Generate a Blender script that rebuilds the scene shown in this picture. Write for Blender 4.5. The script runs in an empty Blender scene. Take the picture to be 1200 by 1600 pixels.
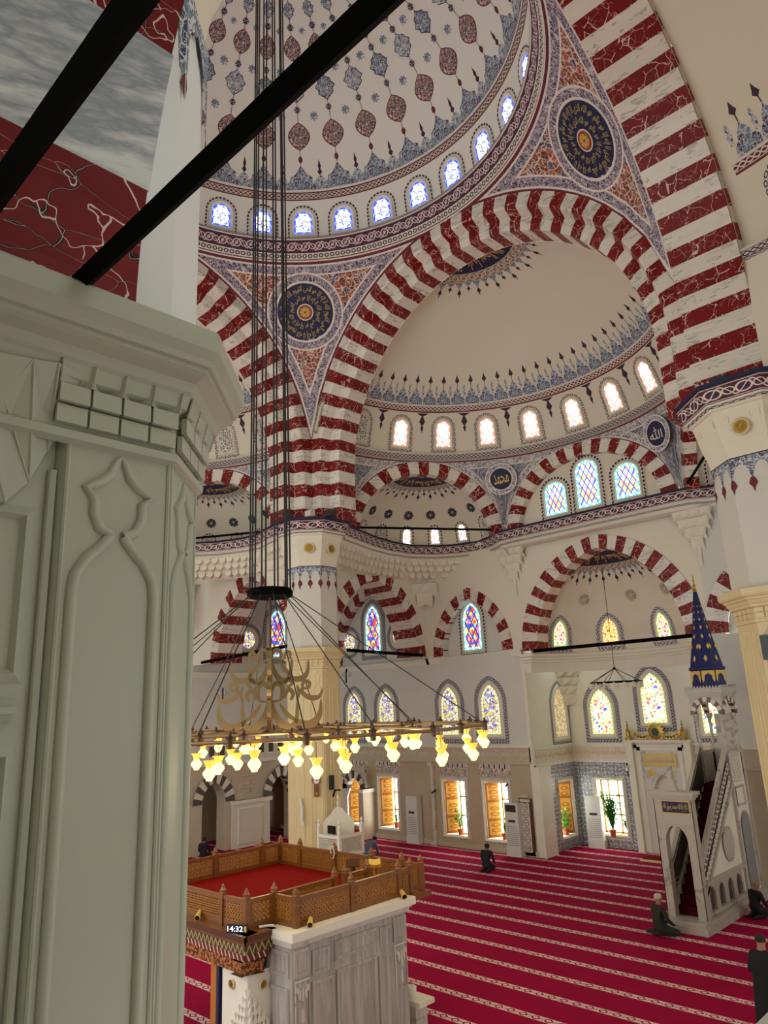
import bpy, math, random
from mathutils import Vector as V, Matrix
from mathutils.geometry import tessellate_polygon
random.seed(7)
PI = math.pi
sc = bpy.context.scene
col = sc.collection
R_ = math.radians
# ---------------- camera ----------------
yaw, pitch, roll = R_(43.7757), R_(15.0353), R_(-2.4823)
fw = V((-math.sin(yaw)*math.cos(pitch), math.cos(yaw)*math.cos(pitch), math.sin(pitch)))
rt = V((math.cos(yaw), math.sin(yaw), 0)); up = rt.cross(fw)
r2 = rt*math.cos(roll)+up*math.sin(roll); u2 = up*math.cos(roll)-rt*math.sin(roll)
cd = bpy.data.cameras.new('camera'); cam = bpy.data.objects.new('camera', cd); col.objects.link(cam)
cd.sensor_fit = 'VERTICAL'; cd.sensor_height = 36; cd.lens = 1136.955/1600*36; cd.clip_start = .05; cd.clip_end = 300
cam.matrix_world = Matrix(((r2.x, u2.x, -fw.x, 12.625), (r2.y, u2.y, -fw.y, -9.718), (r2.z, u2.z, -fw.z, 5.4875), (0, 0, 0, 1)))
sc.camera = cam
# ---------------- sky and exposure ----------------
w = bpy.data.worlds.new('sky'); sc.world = w; w.use_nodes = True
bg = w.node_tree.nodes['Background']; bg.inputs[0].default_value = (.95, 1, .94, 1); bg.inputs[1].default_value = 1.0
sc.view_settings.view_transform = 'Standard'; sc.view_settings.look = 'None'; sc.view_settings.exposure = 0.88
sc.view_settings.gamma = 1; sc.view_settings.use_curve_mapping = False
sc.cycles.max_bounces = 6; sc.cycles.diffuse_bounces = 4; sc.cycles.glossy_bounces = 2; sc.cycles.transmission_bounces = 2
sc.cycles.use_denoising = True; sc.cycles.sample_clamp_indirect = 4; sc.cycles.caustics_reflective = False; sc.cycles.caustics_refractive = False
# ---------------- node helper ----------------
def lin(h):
    if isinstance(h, str):
        h = [int(h[i:i+2], 16)/255 for i in (0, 2, 4)]
    return tuple(c/12.92 if c <= .04045 else ((c+.055)/1.055)**2.4 for c in h[:3])+(1,)
class S:
    nt = None
    def __init__(s, k): s.k = k
    def m(s, op, b=None, c=None):
        n = S.nt.nodes.new('ShaderNodeMath'); n.operation = op
        for i, v in enumerate((s, b, c)):
            if v is None: continue
            if isinstance(v, S): S.nt.links.new(v.k, n.inputs[i])
            else: n.inputs[i].default_value = v
        return S(n.outputs[0])
    def __add__(s, b): return s.m('ADD', b)
    __radd__ = __add__
    def __sub__(s, b): return s.m('SUBTRACT', b)
    def __rsub__(s, b): return (s*-1)+b
    def __mul__(s, b): return s.m('MULTIPLY', b)
    __rmul__ = __mul__
    def __truediv__(s, b): return s.m('DIVIDE', b)
    def __lt__(s, b): return s.m('LESS_THAN', b)
    def __gt__(s, b): return s.m('GREATER_THAN', b)
    def abs(s): return s.m('ABSOLUTE')
    def fract(s): return s.m('FRACT')
    def floor(s): return s.m('FLOOR')
    def sin(s): return s.m('SINE')
    def sqrt(s): return s.m('SQRT')
    def mn(s, b): return s.m('MINIMUM', b)
    def mx(s, b): return s.m('MAXIMUM', b)
def hyp(a, b): return (a*a+b*b).sqrt()
def N(t, **kw):
    n = S.nt.nodes.new(t)
    for k, v in kw.items(): setattr(n, k, v)
    return n
def put(n, i, v):
    if isinstance(v, S): S.nt.links.new(v.k, n.inputs[i])
    else: n.inputs[i].default_value = v
def mixc(f, a, b):
    n = N('ShaderNodeMix', data_type='RGBA'); put(n, 0, f)
    for i, v in ((6, a), (7, b)):
        if isinstance(v, str): v = lin(v)
        put(n, i, v)
    return S(n.outputs[2])
def uv():
    n = N('ShaderNodeUVMap'); n.uv_map = 'UVMap'; s = N('ShaderNodeSeparateXYZ'); S.nt.links.new(n.outputs[0], s.inputs[0])
    return S(s.outputs[0]), S(s.outputs[1])
def pos():
    n = N('ShaderNodeTexCoord'); s = N('ShaderNodeSeparateXYZ'); S.nt.links.new(n.outputs['Object'], s.inputs[0])
    return S(s.outputs[0]), S(s.outputs[1]), S(s.outputs[2])
def xyz(x, y, z=0.0):
    n = N('ShaderNodeCombineXYZ'); put(n, 0, x); put(n, 1, y); put(n, 2, z); return S(n.outputs[0])
def noise(v, sc_, det=3, rough=.5):
    n = N('ShaderNodeTexNoise'); put(n, 'Vector', v); n.inputs['Scale'].default_value = sc_; n.inputs['Detail'].default_value = det; n.inputs['Roughness'].default_value = rough
    return S(n.outputs[0])
def voro(v, sc_, feature='DISTANCE_TO_EDGE', rnd=1.0):
    n = N('ShaderNodeTexVoronoi', feature=feature); put(n, 'Vector', v); n.inputs['Scale'].default_value = sc_; n.inputs['Randomness'].default_value = rnd
    if feature == 'DISTANCE_TO_EDGE': return S(n.outputs[0])
    s = N('ShaderNodeSeparateColor'); S.nt.links.new(n.outputs[1], s.inputs[0]); return S(n.outputs[0]), S(s.outputs[0])
MAT = {}
def mat(name, fn, rough=.5, metal=0, emit=0, bump=None):
    m = bpy.data.materials.new(name); m.use_nodes = True; S.nt = m.node_tree
    b = S.nt.nodes['Principled BSDF']
    c = fn() if callable(fn) else (lin(fn) if isinstance(fn, str) else fn)
    if isinstance(c, tuple) and len(c) == 2: c, h = c
    else: h = None
    put(b, 'Base Color', c); b.inputs['Roughness'].default_value = rough; b.inputs['Metallic'].default_value = metal
    if 'red' in name: b.inputs['Specular IOR Level'].default_value = .22
    if rough > .9: b.inputs['Specular IOR Level'].default_value = .1
    if emit: put(b, 'Emission Color', c); b.inputs['Emission Strength'].default_value = emit; 
    if h is not None:
        n = N('ShaderNodeBump'); put(n, 'Height', h); n.inputs['Strength'].default_value = bump or .2; n.inputs['Distance'].default_value = .02
        S.nt.links.new(n.outputs[0], b.inputs['Normal'])
    MAT[name] = m; return m
def plasterish(a, b, sc_=1.2):
    def f():
        x, y, z = pos(); v = xyz(x, y, z); n = noise(v, sc_, 4); return mixc(n, a, b)
    return f
def p3(): return xyz(*pos())
def red_marble():
    x, y, z = pos(); v = xyz(x, y, z)
    d = noise(v, 2.2, 3); v2 = xyz(x+d*.6, y-d*.5, z+d*.6)
    e = voro(v2, 2.6); n = noise(v, 1.6, 5); e2 = voro(xyz(x-d*.4, y+d*.5, z-d*.3), 5.5)
    c = mixc(n, '5e0c0e', '8a1c1a')
    c = mixc((e < .016)*(noise(v, 4, 2) > .46), c, 'd9c2b6')
    return mixc((e2 < .014)*(noise(v, 3, 2) > .5), c, 'c08a7c')
def slab_red():
    x, y, z = pos(); v = xyz(x, y, z); d = noise(v, 1.2, 4)
    e = voro(xyz(x*.8+d, y*.8-d, z*.8+d), 1.7); e2 = voro(xyz(x-d*.6, y*.35+d, z*1.6), 3.2); n = noise(v, 1.4, 5)
    c = mixc(n, '5c080c', '8a1416'); c = mixc((e2 < .02)*(noise(v, 3, 2) > .5), c, '2a1212')
    c = mixc((e < .006)*(noise(v, 3, 3) > .42), c, 'e0cfc8'); return mixc((e2 < .003), c, 'd0b8b0')
def slab_white():
    x, y, z = pos(); n = noise(xyz(x*.7, y*.7+z*.25, z*3.2-y*.8), 1.6, 5, .6); t = ((n-.5).abs()*7).mn(1.0)
    return mixc(t, '97a2b2', 'e4e8ec')
def white_marble(a='e2dcd0', b='8e8c88', k=1.0, dirz=True):
    def f():
        x, y, z = pos()
        v = xyz(x*.8*k, y*.8*k, z*(7 if dirz else .8)*k); n = noise(v, 1.3, 5, .6)
        t = ((n-.5).abs()*30).mn(1.0); c = mixc(((noise(xyz(x, y, z), 2.2, 2) > .52)*(1-t)).mn(.75), a, b)
        return mixc((((n-.42)*3).mx(0).mn(1))*.35, c, 'bdb8b0')
    return f
def arab(ground, line, fills, scale=9.0, lw=.06, dist=.12, g2=None):
    def f():
        u, v = uv(); p = xyz(u, v); d = noise(p, scale*.7, 2); q = xyz(u+(d-.5)*dist*2, v+(noise(xyz(v, u), scale*.7, 2)-.5)*dist*2)
        e = voro(q, scale); _, r = voro(q, scale, 'F1'); e2 = voro(q, scale*2.3)
        c = lin(ground)
        if g2: c = mixc(noise(p, scale*.22, 1) > .53, ground, g2)
        k = 1.0/len(fills)/1.6
        for i, fc in enumerate(fills): c = mixc((r > i*k)*(r < (i+1)*k), c, fc)
        c = mixc(e2 < lw*.55, c, line)
        return mixc(e < lw, c, line)
    return f
def band(ground, fig, fig2, edge, period=.5, ratio=1.0, lines=True):
    # v runs 0..1 across, u in metres
    def f():
        u, v = uv(); a = ((u/period).fract()-.5)*2; b = (v-.5)*2
        r = hyp(a, b*.95); r2_ = hyp(a.abs()-1, b*.95)
        c = mixc((r > .45)*(r < .6), ground, fig)
        c = mixc(r < .25, c, fig2)
        c = mixc(((r2_ > .32)*(r2_ < .44)), c, fig)
        wv = (b-((a*PI).sin())*.6).abs()
        c = mixc(wv < .09, c, fig)
        if lines:
            c = mixc(b.abs() > .78, c, edge); c = mixc(b.abs() > .9, c, ground)
        return c
    return f
def guilloche(ground, fig, period=.3):
    def f():
        u, v = uv(); a = (u/period)*2*PI; b = (v-.5)*2
        c = mixc(((b-a.sin()*.55).abs() < .2).mx((b+a.sin()*.55).abs() < .2), ground, fig)
        return mixc(b.abs() > .82, c, fig)
    return f
def glass(cells, lead, scale=6.0, lw=.05, net=None):
    def f():
        u, v = uv(); q = xyz(u+(noise(xyz(u, v), 5, 1)-.5)*.1, v)
        e = voro(q, scale); _, r = voro(q, scale, 'F1'); c = lin(cells[0]); k = 1/len(cells)
        for i, fc in enumerate(cells[1:], 1): c = mixc((r > .12+i*k*.78), c, fc)
        if net:
            a = (u*net+v*net*.55).fract(); b = (u*net-v*net*.55).fract()
            c = mixc(((a-.5).abs() < .1).mx((b-.5).abs() < .1), c, lead)
        else: c = mixc(e < lw, c, lead)
        return c
    return f
def beads(a, b, lead='2a3550', period=.14):
    def f():
        u, v = uv(); k = (u/period); c = mixc((k*.5).fract() > .5, a, b); return mixc(k.fract() < .18, c, lead)
    return f
# ---------------- materials ----------------
mat('plaster', plasterish('e2dac8', 'eae3d2'), .8)
mat('dome_plaster', plasterish('dcd3c1', 'e4dccb', .4), .85)
mat('cool_wall', plasterish('d2d2cb', 'dddcd5'), .8)
mat('white_stone', plasterish('e0dccd', 'ece8da', 2), .5)
mat('cream_stone', plasterish('d6c496', 'e0d0a4', 2), .45)
mat('pier_stone_dim', plasterish('adb09f', 'b8bba9', 1.2), .42)  # same stone as cream_stone; lamp warmth and gallery dimness sit in the two colours
mat('shaft_white', plasterish('cfcbc2', 'd8d4cb', 1.2), .6)
mat('stair_carpet_shaded', '3c060c', .95); mat('fg_shaft_lit', plasterish('e6e8ea', 'eef0f0', 1.2), .6); mat('dome_white', plasterish('eceae2', 'f2f0e8', .4), .85); mat('spandrel_border', arab('6a6a78', 'd0cccc', ['3a3a56', '4c4c66'], 9, .1, .1), .7); mat('spandrel_scroll', arab('55586e', 'b9b8ba', ['34365a', '66707e', '4a4e68'], 8, .06, .13), .7); mat('gold_script', 'c4ab66', .6); mat('slab_red', slab_red, .42); mat('slab_white', slab_white, .35); mat('plum', '3c2034', .7); mat('plastic_grey', '8a8d90', .5); mat('minbar_marble_shaded', white_marble('b4ada2', '7d776f', .8, False), .35); mat('red_marble', red_marble, .42)
mat('white_marble', white_marble(), .3)
mat('grey_marble', white_marble('d2cec6', '9c9890', .8, False), .3)
mat('vein_marble', (lambda: mixc(((noise(xyz(pos()[0]*6, pos()[1]*6, pos()[2]*.5), 1.6, 6, .7)-.35)*2.6).mn(1).mx(0), '96938c', 'cfccc2')), .35)
mat('wall_marble', (lambda: mixc(noise(p3(), 1.2, 5, .6), 'ab9a84', 'ccbca4')), .35)
mat('ashlar', (lambda: mixc(noise(p3(), 2.2, 5, .6), 'b3a58e', 'd0c4ae')), .7)
mat('dark_stone', '4a423c', .5); mat('pale_stone', 'd8d0c2', .5)
mat('brown_marble', (lambda: mixc(noise(p3(), 4, 4), '4a2a22', '6a4034')), .3)
mat('iron', (lambda: mixc(noise(p3(), 9, 3), '020202', '050505')), .95)
mat('cable', '1b1b1e', .5)
mat('gold', 'b8964a', .38, .8); mat('gold_paint', 'd9b45a', .45); mat('brass', '9c8662', .3, .7)
mat('navy', (lambda: mixc(noise(p3(), 3, 2), '10163f', '161d50')), .6)
mat('maroon', '6a1f2c', .7); mat('white_paint', 'e4ddd4', .7); mat('ink', '1d2145', .7); mat('rust_disc', 'a4482c', .6)
mat('blue_cone', 'x' and (lambda: mixc(noise(p3(), 3, 2), '141c58', '1c2668')), .35)
mat('wood', (lambda: mixc(noise(xyz(pos()[0]*3, pos()[1]*3, pos()[2]*14), 1.5, 4), '5c300f', '8a5622')), .35)
mat('wood_light', (lambda: mixc(noise(xyz(pos()[0]*12, pos()[1]*12, pos()[2]), 1.5, 4), '8a5822', 'ac7434')), .35)
mat('wood_dark', '4a2a12', .4)
mat('red_carpet', (lambda: mixc(noise(p3(), 3, 4), '6e0004', '860208')), .95)
mat('lattice_back', '2b1a0e', .8)
mat('shutter', (lambda: mixc(noise(p3(), 14, 3), 'c98a2e', 'e2ac4e')), .4)
mat('dark_green', '1c4a38', .5); mat('clear_glass', 'c8d0d0', .1); mat('plastic_white', 'dcdcd8', .4); mat('plastic_dark', '2a2c30', .4); mat('screen_black', '0a0b10', .2)
mat('leaf_green', (lambda: mixc(noise(p3(), 6, 3), '2c7a2a', '5fae48')), .5); mat('terracotta', 'b4552e', .6)
mat('cloth_dark', '1c1f20', .9); mat('cloth_olive', '25251c', .9); mat('cloth_black', '101114', .9); mat('cloth_blue', '5f7286', .9); mat('skin', '9a6a50', .5); mat('hair', '1a1614', .8); mat('cap_white', 'b9b3a8', .8)
mat('lamp_glow', lin('ffd878'), .4, 0, 1.9); mat('lamp_rim', lin('e8a840'), .4, 0, .75)
mat('led', lin('cfe8ff'), .4, 0, 1.3)
mat('clear_glass_glow', lin('f4faf6'), .3, 0, 5.0)
def carpet():
    x, y, z = pos(); p = .965
    k = ((y-1.78+p*.5)/p); d = ((k.fract()-.5)*p)
    b = d/.095
    a = ((x/.27).fract()-.5).abs()*2
    lat = ((a+b.abs()*.8)-.62).abs() < .17
    lat = lat.mx((a > .93)*(b.abs() < .35))
    white = (b.abs() < 1)*(1-(lat*(b.abs() < .84)))
    n = noise(xyz(x, y, 0), 1.1, 5); f = noise(xyz(x*40, y*40, 0), 1, 2)
    red = mixc(n, '940436', 'a80848'); red = mixc(f*.25, red, '7d0a30')
    return mixc(white, red, mixc(n, 'd6b6b4', 'e6cfc8')), f
mat('prayer_carpet', carpet, .95, bump=.15)
mat('scroll_navy', arab('8a8494', 'ded8dc', ['3a3658', '4a3048'], 10, .07), .7)
mat('red_arabesque', arab('9a3a2c', 'e2d2c0', ['7c2422', '2a4274', 'b4482c', '8a2a24'], 7.5, .09, .14, '8c3024'), .7)
mat('blue_arabesque', arab('3a3f6c', 'd2d2d4', ['282c58', '5a7898', '2e3262'], 8, .05, .14, '64798e'), .7)
mat('grey_arabesque', arab('93a4b0', 'e0dedc', ['647b90', '36406c'], 10, .06, .12), .7)
mat('maroon_arabesque', arab('5e1a28', 'd8c4bc', ['8a342e', '2a2a58', '4e1422'], 10, .05, .12), .7)
mat('brown_arabesque', arab('6c5046', 'ddd0c2', ['4a3c44', '8a6a5a'], 11, .09, .12), .7)
mat('tile_blue', (lambda: (lambda u, v: mixc((((u/.15).fract()-.5).abs()+((v/.15).fract()-.5).abs()-.32).abs() < .09, mixc(noise(xyz(u, v), 13, 2) > .5, '8d93a0', 'd2d0cc'), '4c5470'))(*uv())), .35)
mat('cornice_band', band('4a1a30', 'e0d2cc', '2a2c5e', 'c8b8b4', .46), .7)
mat('dome_band', band('5c2136', 'dccfd0', 'c8b2b8', '2c2c52', .5), .7)
mat('crown_band', band('84705e', 'e0d4c2', '6a4a40', 'ddd0c0', .3), .7)
mat('guilloche', guilloche('5a2030', 'e0d2c6', .34), .7)
mat('guilloche_dark', guilloche('d6ccc4', '2a2040', .34), .7)
mat('win_border', guilloche('c9c8cc', '20223f', .24), .7)
mat('win_border_navy', guilloche('2a2f5a', 'd8d8dc', .3), .7)
mat('dots', (lambda: (lambda u, v: mixc(hyp(((u/.14).fract()-.5), (v-.5)*1.0) < .36, 'ddd3c8', '3a2238'))(*uv())), .7)
mat('curls', (lambda: (lambda u, v: mixc(((hyp(((u/.2).fract()-.5), (v-.5)*.9)-.32).abs() < .1), 'd9cfc2', '3c4048'))(*uv())), .7)
# glass
CY = ['bff4f0', '5ad0d8', 'd8fffa', '7ae4e0']
def gm(n, e, *a, **k): mat(n, glass(*a, **k), .3, 0, e)
gm('glass_white', 1.6, ['f2f2ff', 'ffffff', 'dfe6ff'], '4a4f66', 7, .07)
gm('glass_hex', 1.7, ['ffffff', 'fff6ee', 'f8f2ff'], '8a6a66', 9, .09)
gm('glass_net', 1.1, ['fff0d0', 'f0a070', 'e8f4ff', 'ffd7e0', '7a90e0', 'e8c870'], '2c3f9a', 9, .06, net=4.5)
gm('glass_colour', 1.1, ['e8a830', 'c83c2c', '3c4cc0', 'f4d890', '6ab0d8', 'c45a9a'], '28306a', 8, .05, net=3.0)
gm('glass_floral', .8, ['e8e4d0', 'd8c870', '3a44b8', '6a80d8', 'f0ece4', '4a50c0', 'c8d0e0', 'b8b070'], '8a7a58', 12, .09)
gm('glass_bright', 1.15, ['f6f6c8', 'e0e060', '4a38b8', '9ad8b0', 'fff4e0', 'd05060', 'b8f0c0'], '8f8f5a', 11, .06)
gm('glass_red', 1.3, ['ff6a5a', 'f03c28', 'ff9a5a', 'f4507a'], 'ffd8b0', 9, .08)
gm('glass_orange', 1.3, ['ff6a20', 'f03c18', 'ff8a3a'], 'ffcf80', 9, .08)
gm('glass_dim', .35, ['e0d0a0', 'd0b080', 'c8a078', 'e4dcc0'], 'a08858', 12, .06)
gm('glass_grey', .06, ['6a6660', '55534f', '7a766e'], 'd0c8bc', 11, .1)
mat('bead_cyan', beads('5fe0e0', 'b8fff6'), .3, 0, 1.3); mat('bead_blue', beads('2a3ce0', '5a7aff'), .3, 0, 1.2)
mat('bead_red', beads('ff7a5a', 'ffc8b0', 'c86a5a'), .3, 0, 1.3); mat('bead_yellow', beads('e0d078', 'c8d8b0', '7a7a58'), .3, 0, .7); mat('bead_green', beads('5ae08a', 'c8f070', '6a8a50'), .3, 0, 1.2)
mat('bead_dim', beads('d8c8a0', 'c8b080', '9a8858'), .3, 0, .3)
# ---------------- mesh helpers ----------------
class MB:
    def __init__(s): s.v = []; s.f = []; s.m = []; s.u = []; s.mats = []
    def mi(s, m):
        if m not in s.mats: s.mats.append(m)
        return s.mats.index(m)
    def face(s, pts, m, uvs=None):
        n = len(s.v); s.v += [tuple(p) for p in pts]; s.f.append(tuple(range(n, n+len(pts)))); s.m.append(s.mi(m))
        s.u += uvs if uvs else [(0, 0)]*len(pts)
    def grid(s, P, m, UV=None, mfn=None):
        for i in range(len(P)-1):
            for j in range(len(P[0])-1):
                q = [P[i][j], P[i+1][j], P[i+1][j+1], P[i][j+1]]
                uu = [UV[i][j], UV[i+1][j], UV[i+1][j+1], UV[i][j+1]] if UV else None
                s.face(q, mfn(i, j) if mfn else m, uu)
    def box(s, a, b, m, F=None):
        c = [(x, y, z) for x in (a[0], b[0]) for y in (a[1], b[1]) for z in (a[2], b[2])]
        if F: c = [tuple(F(*p)) for p in c]
        for q in ((0, 1, 3, 2), (4, 6, 7, 5), (0, 4, 5, 1), (2, 3, 7, 6), (0, 2, 6, 4), (1, 5, 7, 3)): s.face([c[i] for i in q], m)
    def tube(s, path, r, m, n=8, r2=None, close=False):
        path = [V(p) for p in path]; L = len(path); rings = []
        pn = None
        for i, p in enumerate(path):
            if close: t = path[(i+1) % L]-path[i-1]
            else: t = path[min(i+1, L-1)]-path[max(i-1, 0)]
            t.normalize()
            a = pn if pn is not None else (V((0, 0, 1)) if abs(t.z) < .9 else V((1, 0, 0)))
            x = (a-t*a.dot(t)).normalized(); y = t.cross(x); pn = x
            rr = r[i] if isinstance(r, (list, tuple)) else r
            rings.append([p+x*math.cos(2*PI*k/n)*rr+y*math.sin(2*PI*k/n)*(rr if not r2 else r2) for k in range(n+1)])
        if close: rings.append(rings[0])
        s.grid(rings, m)
        if not close:
            s.face(rings[0][:-1], m); s.face(rings[-1][:-1][::-1], m)
    def lathe(s, prof, c, m, n=16, mf=None, sx=1, sy=1, a0=0, a1=2*PI):
        P = [[(c[0]+r*math.cos(a0+(a1-a0)*k/n)*sx, c[1]+r*math.sin(a0+(a1-a0)*k/n)*sy, c[2]+z) for k in range(n+1)] for r, z in prof]
        U = [[(k/n*6, i/4) for k in range(n+1)] for i in range(len(prof))]
        s.grid(P, m, U, mf)
    def prism(s, pts, m, d, F, off=0, capback=False):
        # outline (s,t) in frame F(s,t,off), thickness d toward +off
        fr = [F(a, b, off+d) for a, b in pts]; bk = [F(a, b, off) for a, b in pts]; n = len(pts)
        tri = tessellate_polygon([[V((a, b, 0)) for a, b in pts]])
        for t in tri: s.face([fr[i] for i in t], m, [pts[i] for i in t])
        for i in range(n): s.face([fr[i], fr[(i+1) % n], bk[(i+1) % n], bk[i]], m)
    def flat(s, pts, m, F, off=0, holes=()):
        loops = [pts]+list(holes); al = [p for l in loops for p in l]
        for t in tessellate_polygon([[V((a, b, 0)) for a, b in l] for l in loops]):
            s.face([F(al[i][0], al[i][1], off) for i in t], m, [al[i] for i in t])
    def ring(s, A, B, m, F, oa=0, ob=0, close=False, sc_=1.0):
        n = len(A); L = 0; P = []; U = []
        rng = list(range(n))+([0] if close else [])
        pa = None
        for i in rng:
            mid = ((A[i][0]+B[i][0])/2, (A[i][1]+B[i][1])/2)
            if pa: L += math.hypot(mid[0]-pa[0], mid[1]-pa[1])
            pa = mid; P.append([F(*A[i], oa), F(*B[i], ob)]); U.append([(L*sc_, 0), (L*sc_, 1)])
        s.grid(P, m, U)
    def build(s, name, parent=None, smooth=False, loc=None, kind=None):
        me = bpy.data.meshes.new(name)
        vs = s.v
        if loc is not None: vs = [(a-loc[0], b-loc[1], c-loc[2]) for a, b, c in vs]
        me.from_pydata(vs, [], s.f)
        for m in s.mats: me.materials.append(MAT[m])
        me.polygons.foreach_set('material_index', s.m)
        ul = me.uv_layers.new(name='UVMap'); ul.data.foreach_set('uv', [c for p in s.u for c in p])
        me.update()
        if smooth:
            import bmesh
            bm = bmesh.new(); bm.from_mesh(me); bmesh.ops.remove_doubles(bm, verts=bm.verts, dist=1e-4); bm.to_mesh(me); bm.free()
            me.polygons.foreach_set('use_smooth', [True]*len(me.polygons))
            if smooth != 2:
                me.set_sharp_from_angle(angle=R_(40))
        o = bpy.data.objects.new(name, me); col.objects.link(o)
        if loc is not None: o.location = loc
        if parent: o.parent = parent; o.location = V(loc)-par_loc(parent) if loc is not None else -par_loc(parent)
        if kind: o['kind'] = kind
        return o
def par_loc(p):
    l = V((0, 0, 0))
    while p: l += p.location; p = p.parent
    return l
def thing(name, label, cat, loc=(0, 0, 0), group=None):
    o = bpy.data.objects.new(name, None); col.objects.link(o); o.location = loc; o['label'] = label; o['category'] = cat; o.empty_display_size = .2
    if group: o['group'] = group
    return o
def tag(o, label, cat, group=None):
    o['label'] = label; o['category'] = cat
    if group: o['group'] = group
    return o
def struct(o): o['kind'] = 'structure'; return o
def sroot(name, loc=(0, 0, 0)):
    o = bpy.data.objects.new(name, None); col.objects.link(o); o.location = loc; o['kind'] = 'structure'; return o
def plane(o, u, n=None):
    # wall frame: s along u (horizontal), t up, off along normal n
    o = V(o); u = V((u[0], u[1], 0)).normalized(); n = V((n[0], n[1], 0)).normalized() if n else V((u.y, -u.x, 0))
    return lambda s_, t, f=0: o+u*s_+V((0, 0, t))+n*f
def sphmap(c, R, az0, z0=None, el0=None):
    # inside of a sphere: az measured from +Y toward +X (radians), s to the right, t up the meridian, off inward
    if el0 is None: el0 = math.asin((z0-c[2])/R)
    ce = math.cos(el0)
    def F(s_, t, f=0):
        e = el0+t/R; a = az0+s_/(R*max(ce, .05)); r = R-f
        return V((c[0]+r*math.cos(e)*math.sin(a), c[1]+r*math.cos(e)*math.cos(a), c[2]+r*math.sin(e)))
    return F
def cylmap(c, R, az0, z0):
    def F(s_, t, f=0):
        a = az0+s_/R; r = R-f
        return V((c[0]+r*math.sin(a), c[1]+r*math.cos(a), z0+t))
    return F
def arc_xy(w_, h, n):
    # quarter curve from (w,0) up to (0,h): two-centred pointed arch or ellipse
    if h > w_*1.02:
        c = (h*h-w_*w_)/(2*w_); Rr = w_+c; th = math.asin(h/Rr)
        return [(-c+Rr*math.cos(th*i/n), Rr*math.sin(th*i/n)) for i in range(n+1)]
    return [(w_*math.cos(PI/2*i/n), h*math.sin(PI/2*i/n)) for i in range(n+1)]
def arch_curve(w_, h, n):
    q = arc_xy(w_, h, n); return q+[(-a, b) for a, b in q[::-1][1:]]       # right springing over apex to left
def outline(w_, h, head, n=8, base=0.0):
    # window outline: bottom right, up, over, down to bottom left. w half width, h total height, head = rise
    return [(w_, base)]+[(a, base+h-head+b) for a, b in arch_curve(w_, head, n)]+[(-w_, base)]
def circle(r, n=24, c=(0, 0)): return [(c[0]+r*math.cos(2*PI*i/n), c[1]+r*math.sin(2*PI*i/n)) for i in range(n)]
# voussoir arches
def arch(root, F, wi, hi, wo, ho, n, prof, z0=0, a0=0, a1=1, start=0, sub=2, straight=0, sh=.42, mats=('red_marble', 'white_marble')):
    """prof: list of (f,d): f 0 inner..1 outer, d depth behind the face (negative off). F(s,t,off)"""
    K = n*sub
    def dense(w_, h):
        q = arch_curve(w_, h, 60); L = [0]
        for i in range(1, len(q)): L.append(L[-1]+math.hypot(q[i][0]-q[i-1][0], q[i][1]-q[i-1][1]))
        out = []; j = 0
        for k in range(K+1):
            t = L[-1]*k/K
            while j < len(L)-2 and L[j+1] < t: j += 1
            f = (t-L[j])/(L[j+1]-L[j]); out.append((q[j][0]*(1-f)+q[j+1][0]*f, q[j][1]*(1-f)+q[j+1][1]*f))
        return out
    I = dense(wi, hi); O = dense(wo, ho)
    def block(secs, m, pr):
        b = MB(); P = []; U = []
        for (ix, iy), (ox, oy) in secs:
            row = []
            for f, d in prof:
                e = .012 if pr else 0
                row.append(F(ix+(ox-ix)*f, z0+iy+(oy-iy)*f, -d+e))
            P.append(row)
        b.grid(P, m)
        b.face(P[0], m); b.face(P[-1][::-1], m)
        b.build('voussoir', root)
    for k in range(n):
        if not (a0 <= (k+.5)/n <= a1): continue
        red = (k+start) % 2 == 0
        block([(I[k*sub+j], O[k*sub+j]) for j in range(sub+1)], mats[0] if red else mats[1], not red)
    for side in ((1, -1) if straight else ()):
        if side == 1 and a0 > 0: continue
        if side == -1 and a1 < 1: continue
        for k in range(straight):
            red = ((k+1+start) % 2 == 0) if side == 1 else ((n+k+start) % 2 == 0)
            block([((side*wi, -k*sh), (side*wo, -k*sh)), ((side*wi, -(k+1)*sh), (side*wo, -(k+1)*sh))], mats[0] if red else mats[1], not red)
wn = [0]
def window(F, w_, h, head, glassm, beadm=None, border=None, bw=.13, fr=.1, base=0.0, proud=.03, surround='white_stone', gapw=None, label=None):
    """stained window: painted border band, plaster surround, bead ring, centre pane"""
    wn[0] += 1
    r = sroot('window_%d' % wn[0], F(0, base+h/2, 0))
    def OL(d, dn): return outline(w_-d, h-d-dn, head-(d*.75 if head > w_*1.02 else d*head/w_ if head < w_ else d), 8, base+dn)
    if border:
        b = MB(); b.ring(OL(0, 0), OL(bw, bw), border, F, proud*.6, proud*.6, close=True); b.build('border_band', r)
    g0 = bw+(gapw if gapw is not None else .02)
    b = MB(); b.ring(OL(g0, g0), OL(g0+fr*.35, g0+fr*.35), surround, F, .002, proud+.03, close=True); b.ring(OL(g0+fr*.35, g0+fr*.35), OL(g0+fr, g0+fr), surround, F, proud+.03, .012, close=True); b.build('frame', r)
    g1 = g0+fr; bd = 0
    if beadm:
        bd = max(.045, (w_-g1)*.18)
        b = MB(); b.ring(OL(g1, g1), OL(g1+bd, g1+bd), beadm, F, .012, .012, close=True); b.build('bead_glass', r)
    b = MB(); b.flat(OL(g1+bd, g1+bd), glassm, F, .012); b.build('pane', r)
    return r
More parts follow.
